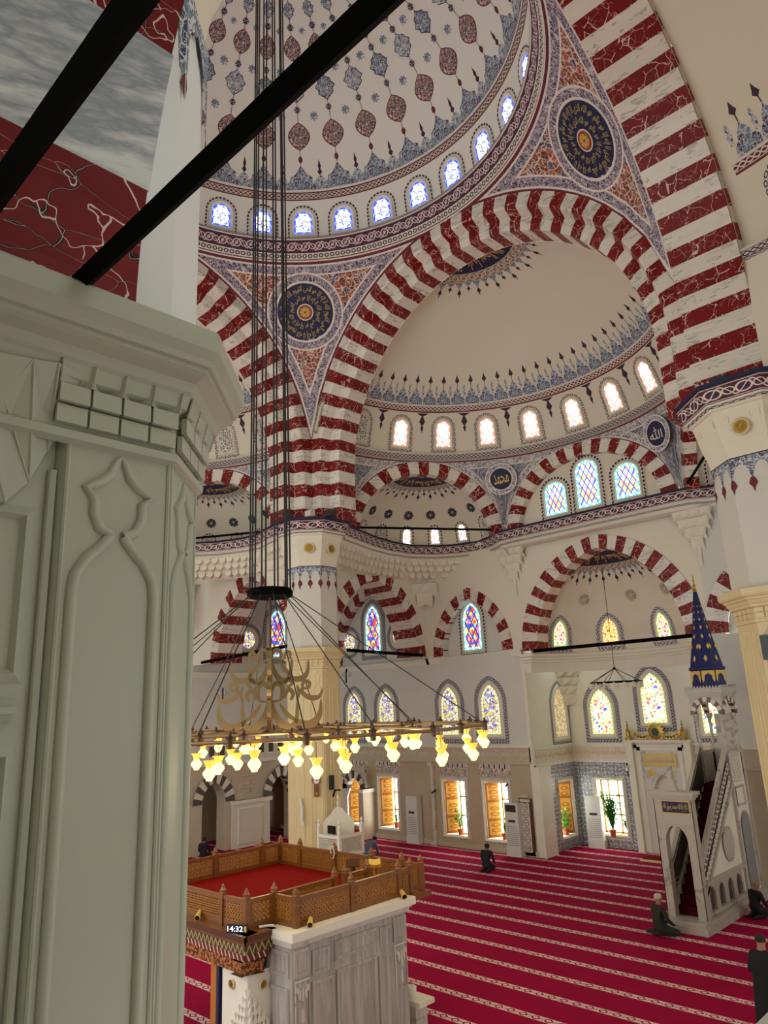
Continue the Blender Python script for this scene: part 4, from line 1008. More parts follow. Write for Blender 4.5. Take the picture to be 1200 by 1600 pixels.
CREST = [(-.62, 0), (.62, 0), (.6, .2), (.44, .3), (.4, .45), (.22, .55), (.1, .72), (0, .88), (-.1, .72), (-.22, .55), (-.4, .45), (-.44, .3), (-.6, .2)]
def lens(b, F, w_, h, m, c=0, out='maroon'):
    q = [(w_*math.sin(PI*i/8)**.8, c-h+2*h*i/8) for i in range(9)]; q = q+[(-x, y) for x, y in q[::-1][1:-1]]
    b.flat([(x*1.1, c+(y-c)*1.08) for x, y in q], out, F, .010); b.flat([(x*1.0, y) for x, y in q], m, F, .016)
def shield(b, F, w_, h, m, c, out='ink'):
    q = [(0, -1), (.3, -.75), (.75, -.45), (.72, -.2), (1, .05), (.7, .35), (.62, .6), (.25, .75), (0, 1)]; q = q+[(-x, y) for x, y in q[::-1][1:-1]]
    b.flat([(x*w_*1.1, c+y*h*1.08) for x, y in q], out, F, .010); b.flat([(x*w_, c+y*h) for x, y in q], m, F, .016)
def star(b, F, r_, m='blue_arabesque', c=(0, 0)):
    b.flat([(c[0]+r_*(1 if k % 2 == 0 else .62)*math.cos(PI*k/8), c[1]+r_*(1 if k % 2 == 0 else .62)*math.sin(PI*k/8)) for k in range(16)], m, F, .014)
arc0 = 2.37   # arc height of the band top above the dome springing
def DE(a, arc): # frame centred at arc position
    return sphmap(DC, DR, -R_(a), el0=arc/DR)
for k in range(30):
    a = 8.4+12*k
    if 120 < a % 360 < 300: continue
    F = DE(a, arc0); b.flat(CREST, 'blue_arabesque', F, .012)
    F2 = DE(a+6, arc0); b.flat([(-.3, 0), (.3, 0), (.32, .22), (.2, .3), (.12, .42), (0, .5), (-.12, .42), (-.2, .3), (-.32, .22)], 'grey_arabesque', F2, .014)
    b.flat([(-.012, .5), (.012, .5), (.09, .6), (.03, .7), (.06, .8), (.02, .95), (0, 1.05), (-.02, .95), (-.06, .8), (-.03, .7), (-.09, .6)], 'plum', F2, .012)
    for c, w_, h in ((3.42, .07, .12),): lens(b, DE(a, c), w_, h, 'maroon', 0)
    lens(b, DE(a, 4.18), .36, .43, 'maroon_arabesque')
    for c in (5.02, 6.19, 7.47): rosette(b, DE(a, c), .1, 'ink', 6)
    shield(b, DE(a, 5.63), .33, .38, 'grey_arabesque' if k % 2 else 'blue_arabesque', 0)
    lens(b, DE(a, 6.86), .26, .36, 'maroon_arabesque')
    shield(b, DE(a, 7.95), .18, .26, 'blue_arabesque', 0)
    for c, w_ in ((8.7, .16), (9.6, .1)): lens(b, DE(a, c), w_, .24, 'maroon_arabesque')
    for c0, c1_ in ((3.2, 3.74), (4.62, 5.25), (6.0, 6.5), (7.2, 7.7), (8.2, 10.2)): b.flat([(-.01, 0), (.01, 0), (.01, c1_-c0), (-.01, c1_-c0)], 'maroon', DE(a, c0), .009)
    star(b, DE(a+6, 4.8), .17); star(b, DE(a+6, 6.15), .16); star(b, DE(a+6, 7.35), .12)
b.build('painted_ornament', dome)
for k in range(30):
    a = 8.4+12*k
    if 108 < a % 360 < 312: continue
    window(DM(a, 21.92), .58, 1.32, .56, 'glass_white', 'bead_blue', 'dots', .09, .14, surround='white_paint')
# ================= PILLARS =================
def octo(c, ap): # CW so that the outside lies on the left... sweep offsets push outward for negative travel
    R0 = ap/math.cos(PI/8); return [(c[0]+R0*math.cos(PI/8+PI/4*k), c[1]+R0*math.sin(PI/8+PI/4*k)) for k in range(8)]
def bead_path(b, F, pts, r, m, close=False):
    b.tube([F(*p, .01) for p in pts], r, m, 8, close=close)
def trefoil(w_):
    k = w_/.2
    half = [(-w_, 0), (-w_, 6.1), (-.19*k, 6.18), (-.14*k, 6.27), (-.08*k, 6.33), (-.03*k, 6.40)]
    leaf = [(-.03*k, 6.40), (-.09*k, 6.43), (-.12*k, 6.5), (-.12*k, 6.58), (-.165*k, 6.63), (-.1*k, 6.67), (-.05*k, 6.72), (-.02*k, 6.80), (0, 6.83)]
    return half, leaf
def capital(poly, m, par, z=0.0, sc_=1.0):
    n = len(poly)
    prof = [(0, 6.86), (.035, 6.88), (.035, 6.93), (.02, 6.94), (.02, 7.16), (.1, 7.2), (.1, 7.24), (.13, 7.27), (.16, 7.33), (.2, 7.35), (.2, 7.38), (.26, 7.41), (.285, 7.45), (.285, 7.56), (.27, 7.58), (-.3, 7.6)]
    b = sweep(poly, [(o*sc_, zz) for o, zz in prof], m, closed=True); return b.build('capital_moulding', par)
def faces(poly):
    for i in range(len(poly)):
        p, q = V((*poly[i], 0)), V((*poly[(i+1) % len(poly)], 0)); L = (q-p).length
        yield (p+q)/2, (q-p).normalized(), L
def gold_roundel(c, F, r_, lb, grp='gilded roundels'):
    t = thing('gilded_roundel', lb, 'roundel', c, grp); b = MB(); b.ring(circle(r_, 20), circle(r_*.85, 20), 'cream_stone', F, 0, .03, close=True); b.ring(circle(r_*.85, 20), circle(r_*.72, 20), 'cream_stone', F, .03, .01, close=True); b.build('rim', t)
    b = MB(); b.flat(circle(r_*.72, 20), 'gold', F, .01)
    for k in range(12):
        a = PI/6*k; b.prism([(r_*.42*math.cos(a)+r_*.16*math.cos(q*PI/3), r_*.42*math.sin(a)+r_*.16*math.sin(q*PI/3)) for q in range(6)], 'gold', .015, F, .01)
    b.prism(circle(r_*.2, 10), 'gold', .03, F, .01); b.build('flower', t)
def pillar(c, ap, label, lower, upper, rot_faces, sc_=1.0, zlow=0.0, roundels=(), rlab=()):
    t = thing('pillar', label, 'pillar', (c[0], c[1], 0)); poly = octo(c, ap)
    b = sweep(poly, [(.25, 0), (.25, .5), (.18, .55), (.12, .7), (0, .8), (0, 6.9)], lower, closed=True); b.build('lower_shaft', t)
    capital(poly, lower, t, sc_=sc_)
    b = MB()
    for mid, u, L in faces(poly):
        F = plane(mid, u, (u.y, -u.x))
        for s0 in ((-L*.25, L*.25) if L > .7 else (0,)):
            w_ = (L*.17 if L > .7 else L*.34); ha, le = trefoil(w_)
            pts = ha+[(-x, y) for x, y in ha[::-1]]
            b.tube([F(s0+x, max(y, .9), .0) for x, y in ha], .018, lower, 5); b.tube([F(s0-x, max(y, .9), .0) for x, y in ha], .018, lower, 5)
            b.tube([F(s0+x, y, .0) for x, y in le], .018, lower, 5); b.tube([F(s0-x, y, .0) for x, y in le], .018, lower, 5)
        for k in range(int(L/.2)):
            for zz in (6.97, 7.08): s_ = -L/2+.1+k*.2; b.box((s_-.085, .015, zz), (s_+.085, .06, zz+.09), lower, lambda s1_, f, tt: F(s1_, tt, f))
    b.build('carved_tracery', t)
    # upper shaft, painted pendant band, flaring muqarnas head
    b = sweep(poly, [(0, 7.55), (0, 10.35)], upper, closed=True); b.build('upper_shaft', t)
    b = sweep(poly, [(0, 10.35), (.03, 10.6), (.12, 10.9), (.2, 11.3), (.24, 11.5), (.3, 11.52), (.3, 11.58)], 'plaster', closed=True); b.build('head', t)
    b = sweep(poly, [(.28, 11.56), (.36, 11.62), (.38, 11.66), (.52, 12.0), (.56, 12.02), (.56, 12.1), (-.4, 12.14)], None, closed=True, mf=['guilloche_dark', 'white_stone', 'cornice_band', 'ink', 'ink', 'plaster']); b.build('painted_cornice', t)
    b = MB()
    for mid, u, L in faces(poly):
        F = plane(mid, u, (u.y, -u.x)); h = L/4
        for k in range(2):
            s0 = -L/2+L*(k+.5)/2
            b.flat([(s0-h, 10.42), (s0-h, 9.95), (s0-h*.85, 10.0), (s0-h*.72, 10.12), (s0-h*.5, 10.22), (s0, 10.28), (s0+h*.5, 10.22), (s0+h*.72, 10.12), (s0+h*.85, 10.0), (s0+h, 9.95), (s0+h, 10.42)], 'blue_arabesque', F, .008)
            b.flat([(s0-h-.0, 9.97), (s0-h+.06, 9.9), (s0-h+.09, 9.8), (s0-h+.03, 9.72), (s0-h, 9.6)], 'maroon', F, .01); b.flat([(s0+h-.0, 9.97), (s0+h-.06, 9.9), (s0+h-.09, 9.8), (s0+h-.03, 9.72), (s0+h, 9.6)], 'maroon', F, .01)
        b.flat(rect(-L/2, L/2, 10.42, 10.46), 'ink', F, .012)
        # carved corner niches
        for sg in (-1, 1):
            for k in range(3):
                w_ = .2-.05*k; zz = 11.35-.22*k; o = .22-.06*k
                b.face([F(sg*(L/2), zz, o), F(sg*(L/2-w_), zz, o), F(sg*(L/2-w_), zz-.14, o-.02), F(sg*(L/2-w_/2), zz-.24, o-.1), F(sg*L/2, zz-.14, o-.02)], 'plaster')
    b.build('painted_band', t)
    return t, poly
def add_roundels(poly, idx, labs):
    for k, lb in zip(idx, labs):
        fs = list(faces(poly)); mid, u, L = fs[k]; F0 = plane(mid, u, (u.y, -u.x)); F = lambda s_, t, f=0: F0(s_, 11.05+t, f+.2)
        gold_roundel(F(0, 0, 0), F, .2, lb)
def facing(poly, cam_xy=(12.6, -9.7)):
    r = []
    for i, (mid, u, L) in enumerate(faces(poly)):
        n = V((u.y, -u.x, 0)); d = V((cam_xy[0]-mid.x, cam_xy[1]-mid.y, 0)).normalized(); r.append((-(n.dot(d)), i))
    r.sort(); return [i for _, i in r]
t1, pol1 = pillar((-7.5, 7.35), .88, 'cream pillar with white painted shaft behind the big chandelier', 'cream_stone', 'shaft_white', None)
add_roundels(pol1, facing(pol1)[:2], ('gilded roundel on the pillar head behind the chandelier cables', 'gilded roundel on the pillar head, facing the half dome'))
t2, pol2 = pillar((8.0, 7.6), 1.02, 'cream pillar with white shaft cut by the right edge of the view', 'cream_stone', 'shaft_white', None)
add_roundels(pol2, facing(pol2)[:1], ('gilded roundel on the pillar head at the right edge',))
b = MB(); F = plane((7.2, 6.35, 0), (1, 0)); b.box((7.6, 6.5, 6.1), (8.1, 6.56, 6.6), 'screen_black'); tag(b.build('loudspeaker'), 'dark square loudspeaker on the cream pillar at the right edge', 'speaker')
b = MB(); b.box((7.55, 6.3, 12.12), (7.9, 6.5, 12.3), 'plastic_dark'); tag(b.build('floodlight'), 'dark floodlight lying on the right hand pillar cornice', 'light')
for x, y, lb in ((-6.45, 6.4, 'grey floodlight on the cornice below the pendentive tip'), (-6.0, 7.0, 'dark floodlight on the cornice right of the pendentive tip'), (-7.1, 5.9, 'dark floodlight on the cornice left of the pendentive tip')):
    b = MB(); b.box((x-.16, y-.1, 12.12), (x+.16, y+.1, 12.32), 'plastic_dark' if 'dark' in lb else 'grey_marble'); tag(b.build('floodlight'), lb, 'light')
# foreground pillar (modelled closely)
X0 = 9.1
t = thing('pillar', 'huge pale carved pillar with trefoil panels filling the left foreground', 'pillar', (8.4, -8.04, 0))
fp = [(X0, -8.33), (X0, -7.75), (8.69, -7.34), (7.7, -7.34), (7.0, -8.04), (7.0, -10.2), (9.03, -10.2), (9.03, -8.36)]
fpc = [(X0, -10.2), (X0, -7.75), (8.69, -7.34), (7.7, -7.34), (7.0, -8.04), (7.0, -10.2)]
pm = 'pier_stone_dim'
b = sweep(fp, [(0, 0), (0, 6.95)], pm, closed=True); b.build('lower_shaft', t)
capprof = [(0, 6.84), (.04, 6.86), (.045, 6.9), (.02, 6.92), (.02, 7.14), (.08, 7.17), (.1, 7.24), (.12, 7.26), (.14, 7.31), (.19, 7.34), (.215, 7.36), (.215, 7.385), (.235, 7.39), (.25, 7.42), (.285, 7.47), (.285, 7.58), (.27, 7.6), (-.1, 7.6)]
n_ = len(fpc)
b = sweep(fpc, capprof, pm, closed=True); b.build('capital_moulding', t)
b = MB(); b.box((7.1, -10.1, 7.58), (9.2, -7.5, 7.601), pm); b.build('capital_top', t)
# upper white shaft: chamfered
up_ = [(9.1, -10.2), (9.1, -8.0), (9.1, -7.78), (8.69, -7.37), (7.7, -7.37), (7.0, -8.04), (7.0, -10.2)]
b = sweep(up_, [(0, 7.58), (0, 10.4)], 'fg_shaft_lit', closed=True); b.build('upper_shaft', t)  # brighter copy of shaft_white, gallery daylight put into the colour
b = sweep(up_, [(0, 10.4), (.05, 10.7), (.15, 11.0), (.25, 11.4), (.3, 11.6)], 'plaster', closed=True); b.build('head', t)
b = sweep(up_, [(.28, 11.56), (.36, 11.62), (.52, 12.0), (.56, 12.1), (-.4, 12.14)], None, closed=True, mf=['guilloche_dark', 'cornice_band', 'ink', 'plaster']); b.build('painted_cornice', t)
bb = MB(); bp = MB()
faceset = [((X0, -8.33), (X0, -7.75)), ((X0, -7.75), (8.69, -7.34))]
for (p, q) in faceset:
    p, q = V((*p, 0)), V((*q, 0)); u = (q-p).normalized(); mid = (p+q)/2; L = (q-p).length; nn = (u.y, -u.x)
    F = plane(mid, u, nn)
    # painted pendants on the upper shaft
    h = L/2
    bp.flat([(-h, 10.35), (-h, 9.55), (-h*.86, 9.6), (-h*.8, 9.9), (-h*.6, 10.05), (-h*.2, 10.12), (0, 10.2), (h*.2, 10.12), (h*.6, 10.05), (h*.8, 9.9), (h*.86, 9.6), (h, 9.55), (h, 10.35)], 'blue_arabesque', F, .006)
    for sg in (-1, 1): bp.flat([(sg*h, 9.57), (sg*h*.92, 9.53), (sg*h*.88, 9.47), (sg*h*.94, 9.42), (sg*h, 9.34)][::sg], 'maroon', F, .008)
    # half round mouldings
    w_ = L/2-.075; ha, le = trefoil(w_)
    ha = [(x, max(y, .2)) for x, y in ha]; k = w_/.2
    rb = .03
    for sg in (1, -1):
        bb.tube([F(sg*x, y, .0) for x, y in ha], rb, pm, 10); bb.tube([F(sg*x, y, .0) for x, y in le], [rb*.95]*(len(le)-2)+[rb*.7, rb*.25], pm, 10)
    bb.tube([F(-L/2+.012, .2, 0), F(-L/2+.012, 6.85, 0)], .012, pm, 6); bb.tube([F(L/2-.012, .2, 0), F(L/2-.012, 6.85, 0)], .012, pm, 6)
bb.build('half_round_moulding', t, smooth=True); bp.build('painted_band', t)
# capital blocks, each its own piece, with the folded pendants above
def blocks(p, q, nb, off=.02):
    p, q = V((*p, 0)), V((*q, 0)); u = (q-p).normalized(); L = (q-p).length; F = plane(p, u, (u.y, -u.x)); bw = L/nb
    for r_ in range(2):
        for k in range(nb):
            b = MB(); s0 = k*bw+(bw*.0 if r_ else .0); z0 = 6.925+r_*.105
            o = .03+.022*r_
            b.prism([(s0+.007, z0+.006), (s0+bw-.007, z0+.006), (s0+bw-.007, z0+.098), (s0+.007, z0+.098)], pm, .03, F, o); b.build('capital_block', t)
    b = MB()
    for k in range(nb):
        s0 = k*bw; z0 = 7.13
        a, c, m_ = F(s0+.004, z0, .085), F(s0+bw-.004, z0, .085), F(s0+bw/2, z0+.015, .02)
        tip0, tip1 = F(s0, z0+.115, .115), F(s0+bw, z0+.115, .115); mt = F(s0+bw/2, z0+.1, .0)
        b.face([a, m_, mt, tip0], pm); b.face([m_, c, tip1, mt], pm); b.tube([a, tip0], .006, pm, 5); b.tube([c, tip1], .006, pm, 5)
    b.build('folded_pendants', t)
blocks((X0, -8.42), (X0, -7.75), 4); blocks((X0, -7.75), (8.69, -7.34), 3); blocks((8.69, -7.34), (7.9, -7.34), 4)
# side panels left of the corner
b = MB(); F = plane((9.04, -8.36, 0), (0, -1), (1, 0)); bxF = lambda s_, f, tt: F(s_, tt, f)
b.face([F(0, .0, 0), F(1.9, .0, 0), F(1.9, 6.95, 0), F(0, 6.95, 0)], pm); b.tube([F(.012, .2, .015), F(.012, 6.7, .015)], .022, pm, 8)
for z0, z1, o in ((5.5, 5.53, .03), (5.53, 5.56, .055), (5.56, 5.59, .02)): b.box((.1, 0, z0), (1.8, o, z1), pm, bxF)
for z0, z1 in ((.5, 5.4), (5.66, 6.5)):
    b.ring([(.07, z0), (.07, z1), (1.5, z1), (1.5, z0)], [(.12, z0+.05), (.12, z1-.05), (1.46, z1-.05), (1.46, z0+.05)], pm, F, .0, .035, close=True); b.ring([(.12, z0+.05), (.12, z1-.05), (1.46, z1-.05), (1.46, z0+.05)], [(.14, z0+.07), (.14, z1-.07), (1.44, z1-.07), (1.44, z0+.07)], pm, F, .035, .0, close=True)
b.build('side_panel_moulding', t)
b = MB()
top = [F(-.06, 7.2, .14), F(.08, 7.21, .17), F(.2, 7.19, .17), F(.5, 7.16, .17), F(1.8, 7.16, .17)]; bot = [F(-.03, 6.93, .05), F(.05, 6.8, .03), F(.12, 6.62, .02), F(.22, 6.5, .02), F(1.8, 6.5, .02)]
for k in range(4):
    md = (top[k]+top[k+1])/2*.5+(bot[k]+bot[k+1])/2*.5+V((-.03, 0, 0)); b.face([top[k], md, bot[k]], pm); b.face([top[k], top[k+1], md], pm); b.face([top[k+1], bot[k+1], md], pm); b.face([bot[k], md, bot[k+1]], pm); b.tube([top[k], bot[k]], .006, pm, 5)
b.tube([F(.12, 6.62, .02), F(.3, 7.0, .1), F(.2, 7.19, .17)], .006, pm, 5)
b.prism([(.42, 6.5), (.6, 6.5), (.6, 7.1), (.42, 7.1), (.36, 6.95), (.36, 6.75)], pm, .08, F, .02)
b.build('folded_corbel', t)
# gallery arch springing from the foreground pillar (plane of the arch runs east-west)
FG = plane((0, -8.03, 0), (1, 0), (0, 1)); ga = thing('gallery_arch', 'close red and white marble arch springing above the foreground pillar at top left', 'arch', (12.6, -8.6, 7.6))
arch(ga, (lambda s_, tt, f: FG(12.75+s_, tt, f)), 3.6, 4.6, 4.3, 5.3, 15, [(1, 0), (0, 0), (0, 1.35), (1, 1.35)], 7.6, 0, 1, 0, 4, mats=('slab_red', 'slab_white'))
tb = MB(); tb.tube([(8.9, -8.41, 7.5+.13), (16.6, -8.33, 7.63)], .055, 'iron', 4); tag(tb.build('tie_rod'), 'thick black iron tie rod crossing the dome from the capital to the top centre', 'rod', 'gallery tie rods')
tb = MB(); tb.tube([(8.9, -8.94, 7.63), (16.6, -8.92, 7.63)], .055, 'iron', 4); tag(tb.build('tie_rod'), 'thick black iron tie rod in front of the marble arch at top left', 'rod', 'gallery tie rods')
# gallery: vault piece and parapet near the camera
b = MB(); b.box((11.9, -9.2, 3.9), (12.15, -3.0, 4.78), 'grey_marble'); struct(b.build('trim_10'))
for p0, p1, lb in (((-2.95, WY-.2, 7.33), (3.1, WY-.2, 7.33), 'black tie rod across the mihrab alcove arch'), ((-8.3, 9.3, 7.7), (-8.3, 14.1, 7.58), 'black tie rod at the foot of the pointed arch right of the cream pillar'), ((-14.2, 7.0, 7.6), (-8.3, 7.0, 7.8), 'black tie rod at the foot of the pointed arch behind the chandelier')):
    tb = MB(); tb.tube([p0, p1], .065, 'iron', 6); tag(tb.build('tie_rod'), lb, 'rod')
# ================= CHANDELIER =================
CX, CY = -.1, -.13
ch = thing('chandelier', 'huge ring chandelier with glowing tulip lamps and brass scrolls', 'chandelier', (CX, CY, 5.1))
b = MB()
RZ = 5.08
rings = [(4.45, 12, 0), (3.1, 12, .26), (1.75, 8, .1)]
for R0, n, ph in rings:
    pts = [(CX+R0*math.cos(ph+2*PI*k/n), CY+R0*math.sin(ph+2*PI*k/n), RZ+(.06 if R0 < 4 else 0)) for k in range(n)]
    for k in range(n):
        b.tube([pts[k], pts[(k+1) % n]], .03, 'brass', 8)
b.build('ring_tube', ch)
b = MB()
for k in range(12):
    a = 2*PI*k/12; b.tube([(CX+1.7*math.cos(a), CY+1.7*math.sin(a), RZ+.1), (CX+4.45*math.cos(a), CY+4.45*math.sin(a), RZ+.03)], .022, 'brass', 6)
b.build('spoke', ch)
b = MB()
for R0, n, ph in rings:
    for k in range(n*2):
        a = ph+2*PI*k/(n*2); rr = R0 if k % 2 == 0 else R0*math.cos(PI/n); x, y = CX+rr*math.cos(a), CY+rr*math.sin(a)
        b.lathe([(.0, -.1), (.05, -.09), (.055, .05), (.085, .06), (.03, .09), (.02, .14), (0, .15)], (x, y, RZ), 'wood_dark', 6)
b.build('finial', ch)
def lamp(x, y, z, s=1.0):
    o = thing_part('lamp', ch)
    b = MB(); b.lathe([(.0, -.3), (.045, -.295), (.05, -.27), (.07, -.25), (.1, -.2), (.098, -.17), (.07, -.14), (.05, -.11)], (x, y, z), 'lamp_glow', 8); g = b.build('glass_globe', o)
    b = MB(); b.lathe([(.05, -.11), (.058, -.08), (.08, -.03), (.105, .0), (.085, .0), (.04, -.08)], (x, y, z), 'lamp_rim', 8); b.tube([(x, y, z-.1), (x, y, RZ-.05)], .006, 'cable', 4); b.build('glass_flare', o)
def thing_part(name, par):
    o = bpy.data.objects.new(name, None); col.objects.link(o); o.parent = par; o.location = (0, 0, 0); return o
nl = 0
for R0, n, ph, zz in ((4.4, 24, 0.07, 4.9), (4.05, 12, .2, 4.82), (3.05, 18, .15, 4.93), (1.75, 10, .3, 4.9), (.8, 6, 0, 4.9)):
    for k in range(n):
        a = ph+2*PI*k/n+random.uniform(-.04, .04); lamp(CX+R0*math.cos(a), CY+R0*math.sin(a), zz+random.choice((-.1, 0, .05))); nl += 1
for k in range(8):
    a = 2*PI*k/8+.2; ld = bpy.data.lights.new('lamp_light', 'POINT'); ld.energy = 26; ld.color = (1, .82, .5); ld.shadow_soft_size = .25; lo_ = bpy.data.objects.new('lamp_light', ld); col.objects.link(lo_); lo_.parent = ch; lo_.location = (3.4*math.cos(a), 3.4*math.sin(a), -.62)
# hub and cables
b = MB(); b.lathe([(.0, 7.9), (.46, 7.9), (.5, 7.94), (.5, 8.04), (.46, 8.08), (0, 8.08)], (CX, CY, 0), 'iron', 12); b.build('hub', ch)
for k in range(10):
    a = 2*PI*k/10+.2; b = MB(); b.tube([(CX+.44*math.cos(a), CY+.44*math.sin(a), 8.05), (CX+.34*math.cos(a), CY+.34*math.sin(a), 28.1)], .02, 'cable', 5); b.build('hanging_cable', ch)
b = MB(); b.tube([(CX, CY, 8), (CX, CY, 5.1)], .03, 'wood_dark', 8); b.build('centre_pole', ch)
for k in range(12):
    a = 2*PI*k/12; b = MB(); b.tube([(CX+.44*math.cos(a), CY+.44*math.sin(a), 7.95), (CX+(4.4 if k % 2 else 3.1)*math.cos(a), CY+(4.4 if k % 2 else 3.1)*math.sin(a), RZ+.05)], .012, 'cable', 5); b.build('stay_cable', ch)
def scroll(path, widths, a, zoff=0):
    b = MB(); ca, sa = math.cos(a), math.sin(a); L = []; Rr = []
    # smooth path
    P = []
    for i in range(len(path)-1):
        p0 = path[max(i-1, 0)]; p1 = path[i]; p2 = path[i+1]; p3_ = path[min(i+2, len(path)-1)]
        for k in range(4):
            t_ = k/4; P.append((tuple(.5*((2*p1[j])+(-p0[j]+p2[j])*t_+(2*p0[j]-5*p1[j]+4*p2[j]-p3_[j])*t_**2+(-p0[j]+3*p1[j]-3*p2[j]+p3_[j])*t_**3) for j in (0, 1)), widths[i]*(1-t_)+widths[i+1]*t_))
    P.append((path[-1], widths[-1])); n = len(P); A = []; B_ = []
    for i in range(n):
        d = V(P[min(i+1, n-1)][0])-V(P[max(i-1, 0)][0]); d.normalize(); nn = V((-d.y, d.x)); A.append(V(P[i][0])+nn*P[i][1]); B_.append(V(P[i][0])-nn*P[i][1])
    F = lambda s_, t_, f=0: V((CX+s_*ca-f*sa, CY+s_*sa+f*ca, t_+zoff))
    for f0, f1 in ((.04, .04), (-.04, -.04)): b.ring([tuple(p) for p in A], [tuple(p) for p in B_], 'brass', F, f0, f1)
    b.ring([tuple(p) for p in A], [tuple(p) for p in A], 'brass', F, .04, -.04); b.ring([tuple(p) for p in B_], [tuple(p) for p in B_], 'brass', F, .04, -.04)
    return b.build('scroll', ch)
SCR = [([(.04, 5.72), (.1, 5.45), (.25, 5.24), (.42, 5.18), (.54, 5.3), (.57, 5.72)], [.02, .06, .08, .07, .05, .02]),
       ([(.2, 5.66), (.34, 5.45), (.52, 5.32)], [.02, .05, .03]), ([(.52, 5.32), (.7, 5.22), (.88, 5.24), (1.03, 5.42), (1.06, 5.72)], [.04, .085, .085, .055, .01]),
       ([(.66, 6.0), (.72, 6.1), (.82, 6.06), (.8, 5.96), (.7, 5.95)], [.03, .04, .04, .03, .02]), ([(.7, 6.0), (.66, 5.9), (.76, 5.79), (.9, 5.75), (1.03, 5.78), (1.1, 5.94)], [.03, .04, .05, .06, .04, .01]),
       ([(.03, 5.72), (.03, 5.95), (.13, 6.08), (.24, 6.02), (.26, 5.85), (.2, 5.73), (.04, 5.71)], [.02, .04, .05, .05, .05, .03, .02]),
       ([(.3, 5.76), (.38, 5.95), (.48, 5.85), (.42, 5.72)], [.02, .045, .045, .02]), ([(.56, 5.72), (.6, 5.88), (.56, 6.02)], [.02, .04, .02]),
       ([(.04, 6.55), (.1, 6.3), (.25, 6.12), (.4, 6.2), (.46, 6.58)], [.015, .05, .07, .05, .02]), ([(.2, 6.52), (.32, 6.35), (.44, 6.22)], [.02, .045, .02]),
       ([(.42, 6.2), (.55, 6.15), (.7, 6.18), (.79, 6.32), (.81, 6.55)], [.03, .06, .06, .04, .01]), ([(.03, 6.55), (.05, 6.7), (.14, 6.78), (.23, 6.7), (.2, 6.58), (.04, 6.56)], [.02, .035, .04, .04, .03, .02]),
       ([(.3, 6.58), (.34, 6.72), (.42, 6.7), (.42, 6.58)], [.02, .035, .035, .02]), ([(.3, 6.08), (.38, 6.16), (.46, 6.06), (.36, 6.0)], [.02, .035, .035, .02])]
for k in range(4):
    a = PI/2*k+R_(43.8+8)
    for s_, w_ in SCR: scroll([(x, y) for x, y in s_], w_, a)
# small chandelier in the alcove
c2_ = thing('small_chandelier', 'small black ring chandelier of unlit glasses hanging in the mihrab alcove', 'chandelier', (.02, 14.9, 6))
b = MB(); R0 = .88
for k in range(24):
    a0, a1 = 2*PI*k/24, 2*PI*(k+1)/24; b.tube([(.02+R0*math.cos(a0), 14.9+R0*math.sin(a0), 6.02), (.02+R0*math.cos(a1), 14.9+R0*math.sin(a1), 6.02)], .02, 'iron', 5)
b.build('ring_tube', c2_)
b = MB()
for k in range(8): a = PI/4*k; b.tube([(.02, 14.9, 6.5), (.02+R0*math.cos(a), 14.9+R0*math.sin(a), 6.03)], .012, 'cable', 4)
b.tube([(.02, 14.9, 6.48), (.02, 14.9, 10.9)], .012, 'cable', 4); b.lathe([(0, 6.44), (.05, 6.46), (.05, 6.52), (0, 6.54)], (.02, 14.9, 0), 'iron', 8); b.build('stay_cable', c2_)
for k in range(16):
    a = PI/8*k; b = MB(); b.lathe([(0, -.2), (.035, -.18), (.045, -.1), (.03, -.05), (.045, 0)], (.02+R0*math.cos(a), 14.9+R0*math.sin(a), 6.0), 'white_stone', 6); b.build('glass_cup', c2_)
mat('fascia_leaf', (lambda: (lambda u, v: mixc(((((u/.12).fract()-.5).abs()*2)+v*1.1-1).abs() < .22, '3a2c1c', 'a89252'))(*uv())), .5)
mat('fascia_rope', (lambda: (lambda u, v: mixc(((u/.11+v*.5).fract()) < .25, '6a1612', 'e0c8b0'))(*uv())), .5)
mat('fascia_flower', (lambda: (lambda u, v: mixc(noise(xyz(u, v*.25), 16, 3) > .5, 'b06a1e', '4a1c12'))(*uv())), .5)
# ================= MAHFIL (muezzin platform) =================
mz = thing('muezzin_platform', 'raised platform with carved wooden balustrade and red carpet on a marble base', 'platform', (1.5, -.6, 0))
PZ = 2.2
b = MB(); b.box((1.5, -1.85, 0), (2.72, .72, 1.98), 'vein_marble'); b.build('marble_body', mz)
b = MB()
for x0, y0, x1, y1, z0, z1 in ((1.45, -1.9, 2.77, .77, 1.98, 2.04), (1.42, -1.93, 2.81, .81, 2.04, 2.08), (1.4, -1.95, 2.86, .86, 2.08, 2.2)): b.box((x0, y0, z0), (x1, y1, z1), 'grey_marble' if z1 < 2.1 else 'white_stone')
b.build('marble_cornice', mz)
FE_ = plane((2.72, 0, 0), (0, 1)); FS_ = plane((0, -1.85, 0), (1, 0))
def raised(F, s0, s1, z0, z1, name='stone_panel', m='vein_marble', d=.03, w_=.05):
    b = MB(); b.ring(rect(s0, s1, z0, z1), rect(s0+w_, s1-w_, z0+w_, z1-w_), m, F, d, d, close=True); b.ring(rect(s0+w_, s1-w_, z0+w_, z1-w_), rect(s0+w_+.01, s1-w_-.01, z0+w_+.01, z1-w_-.01), m, F, d, 0, close=True)
    b.ring(rect(s0-.004, s1+.004, z0-.004, z1+.004), rect(s0, s1, z0, z1), m, F, 0, d, close=True); return b.build(name, mz)
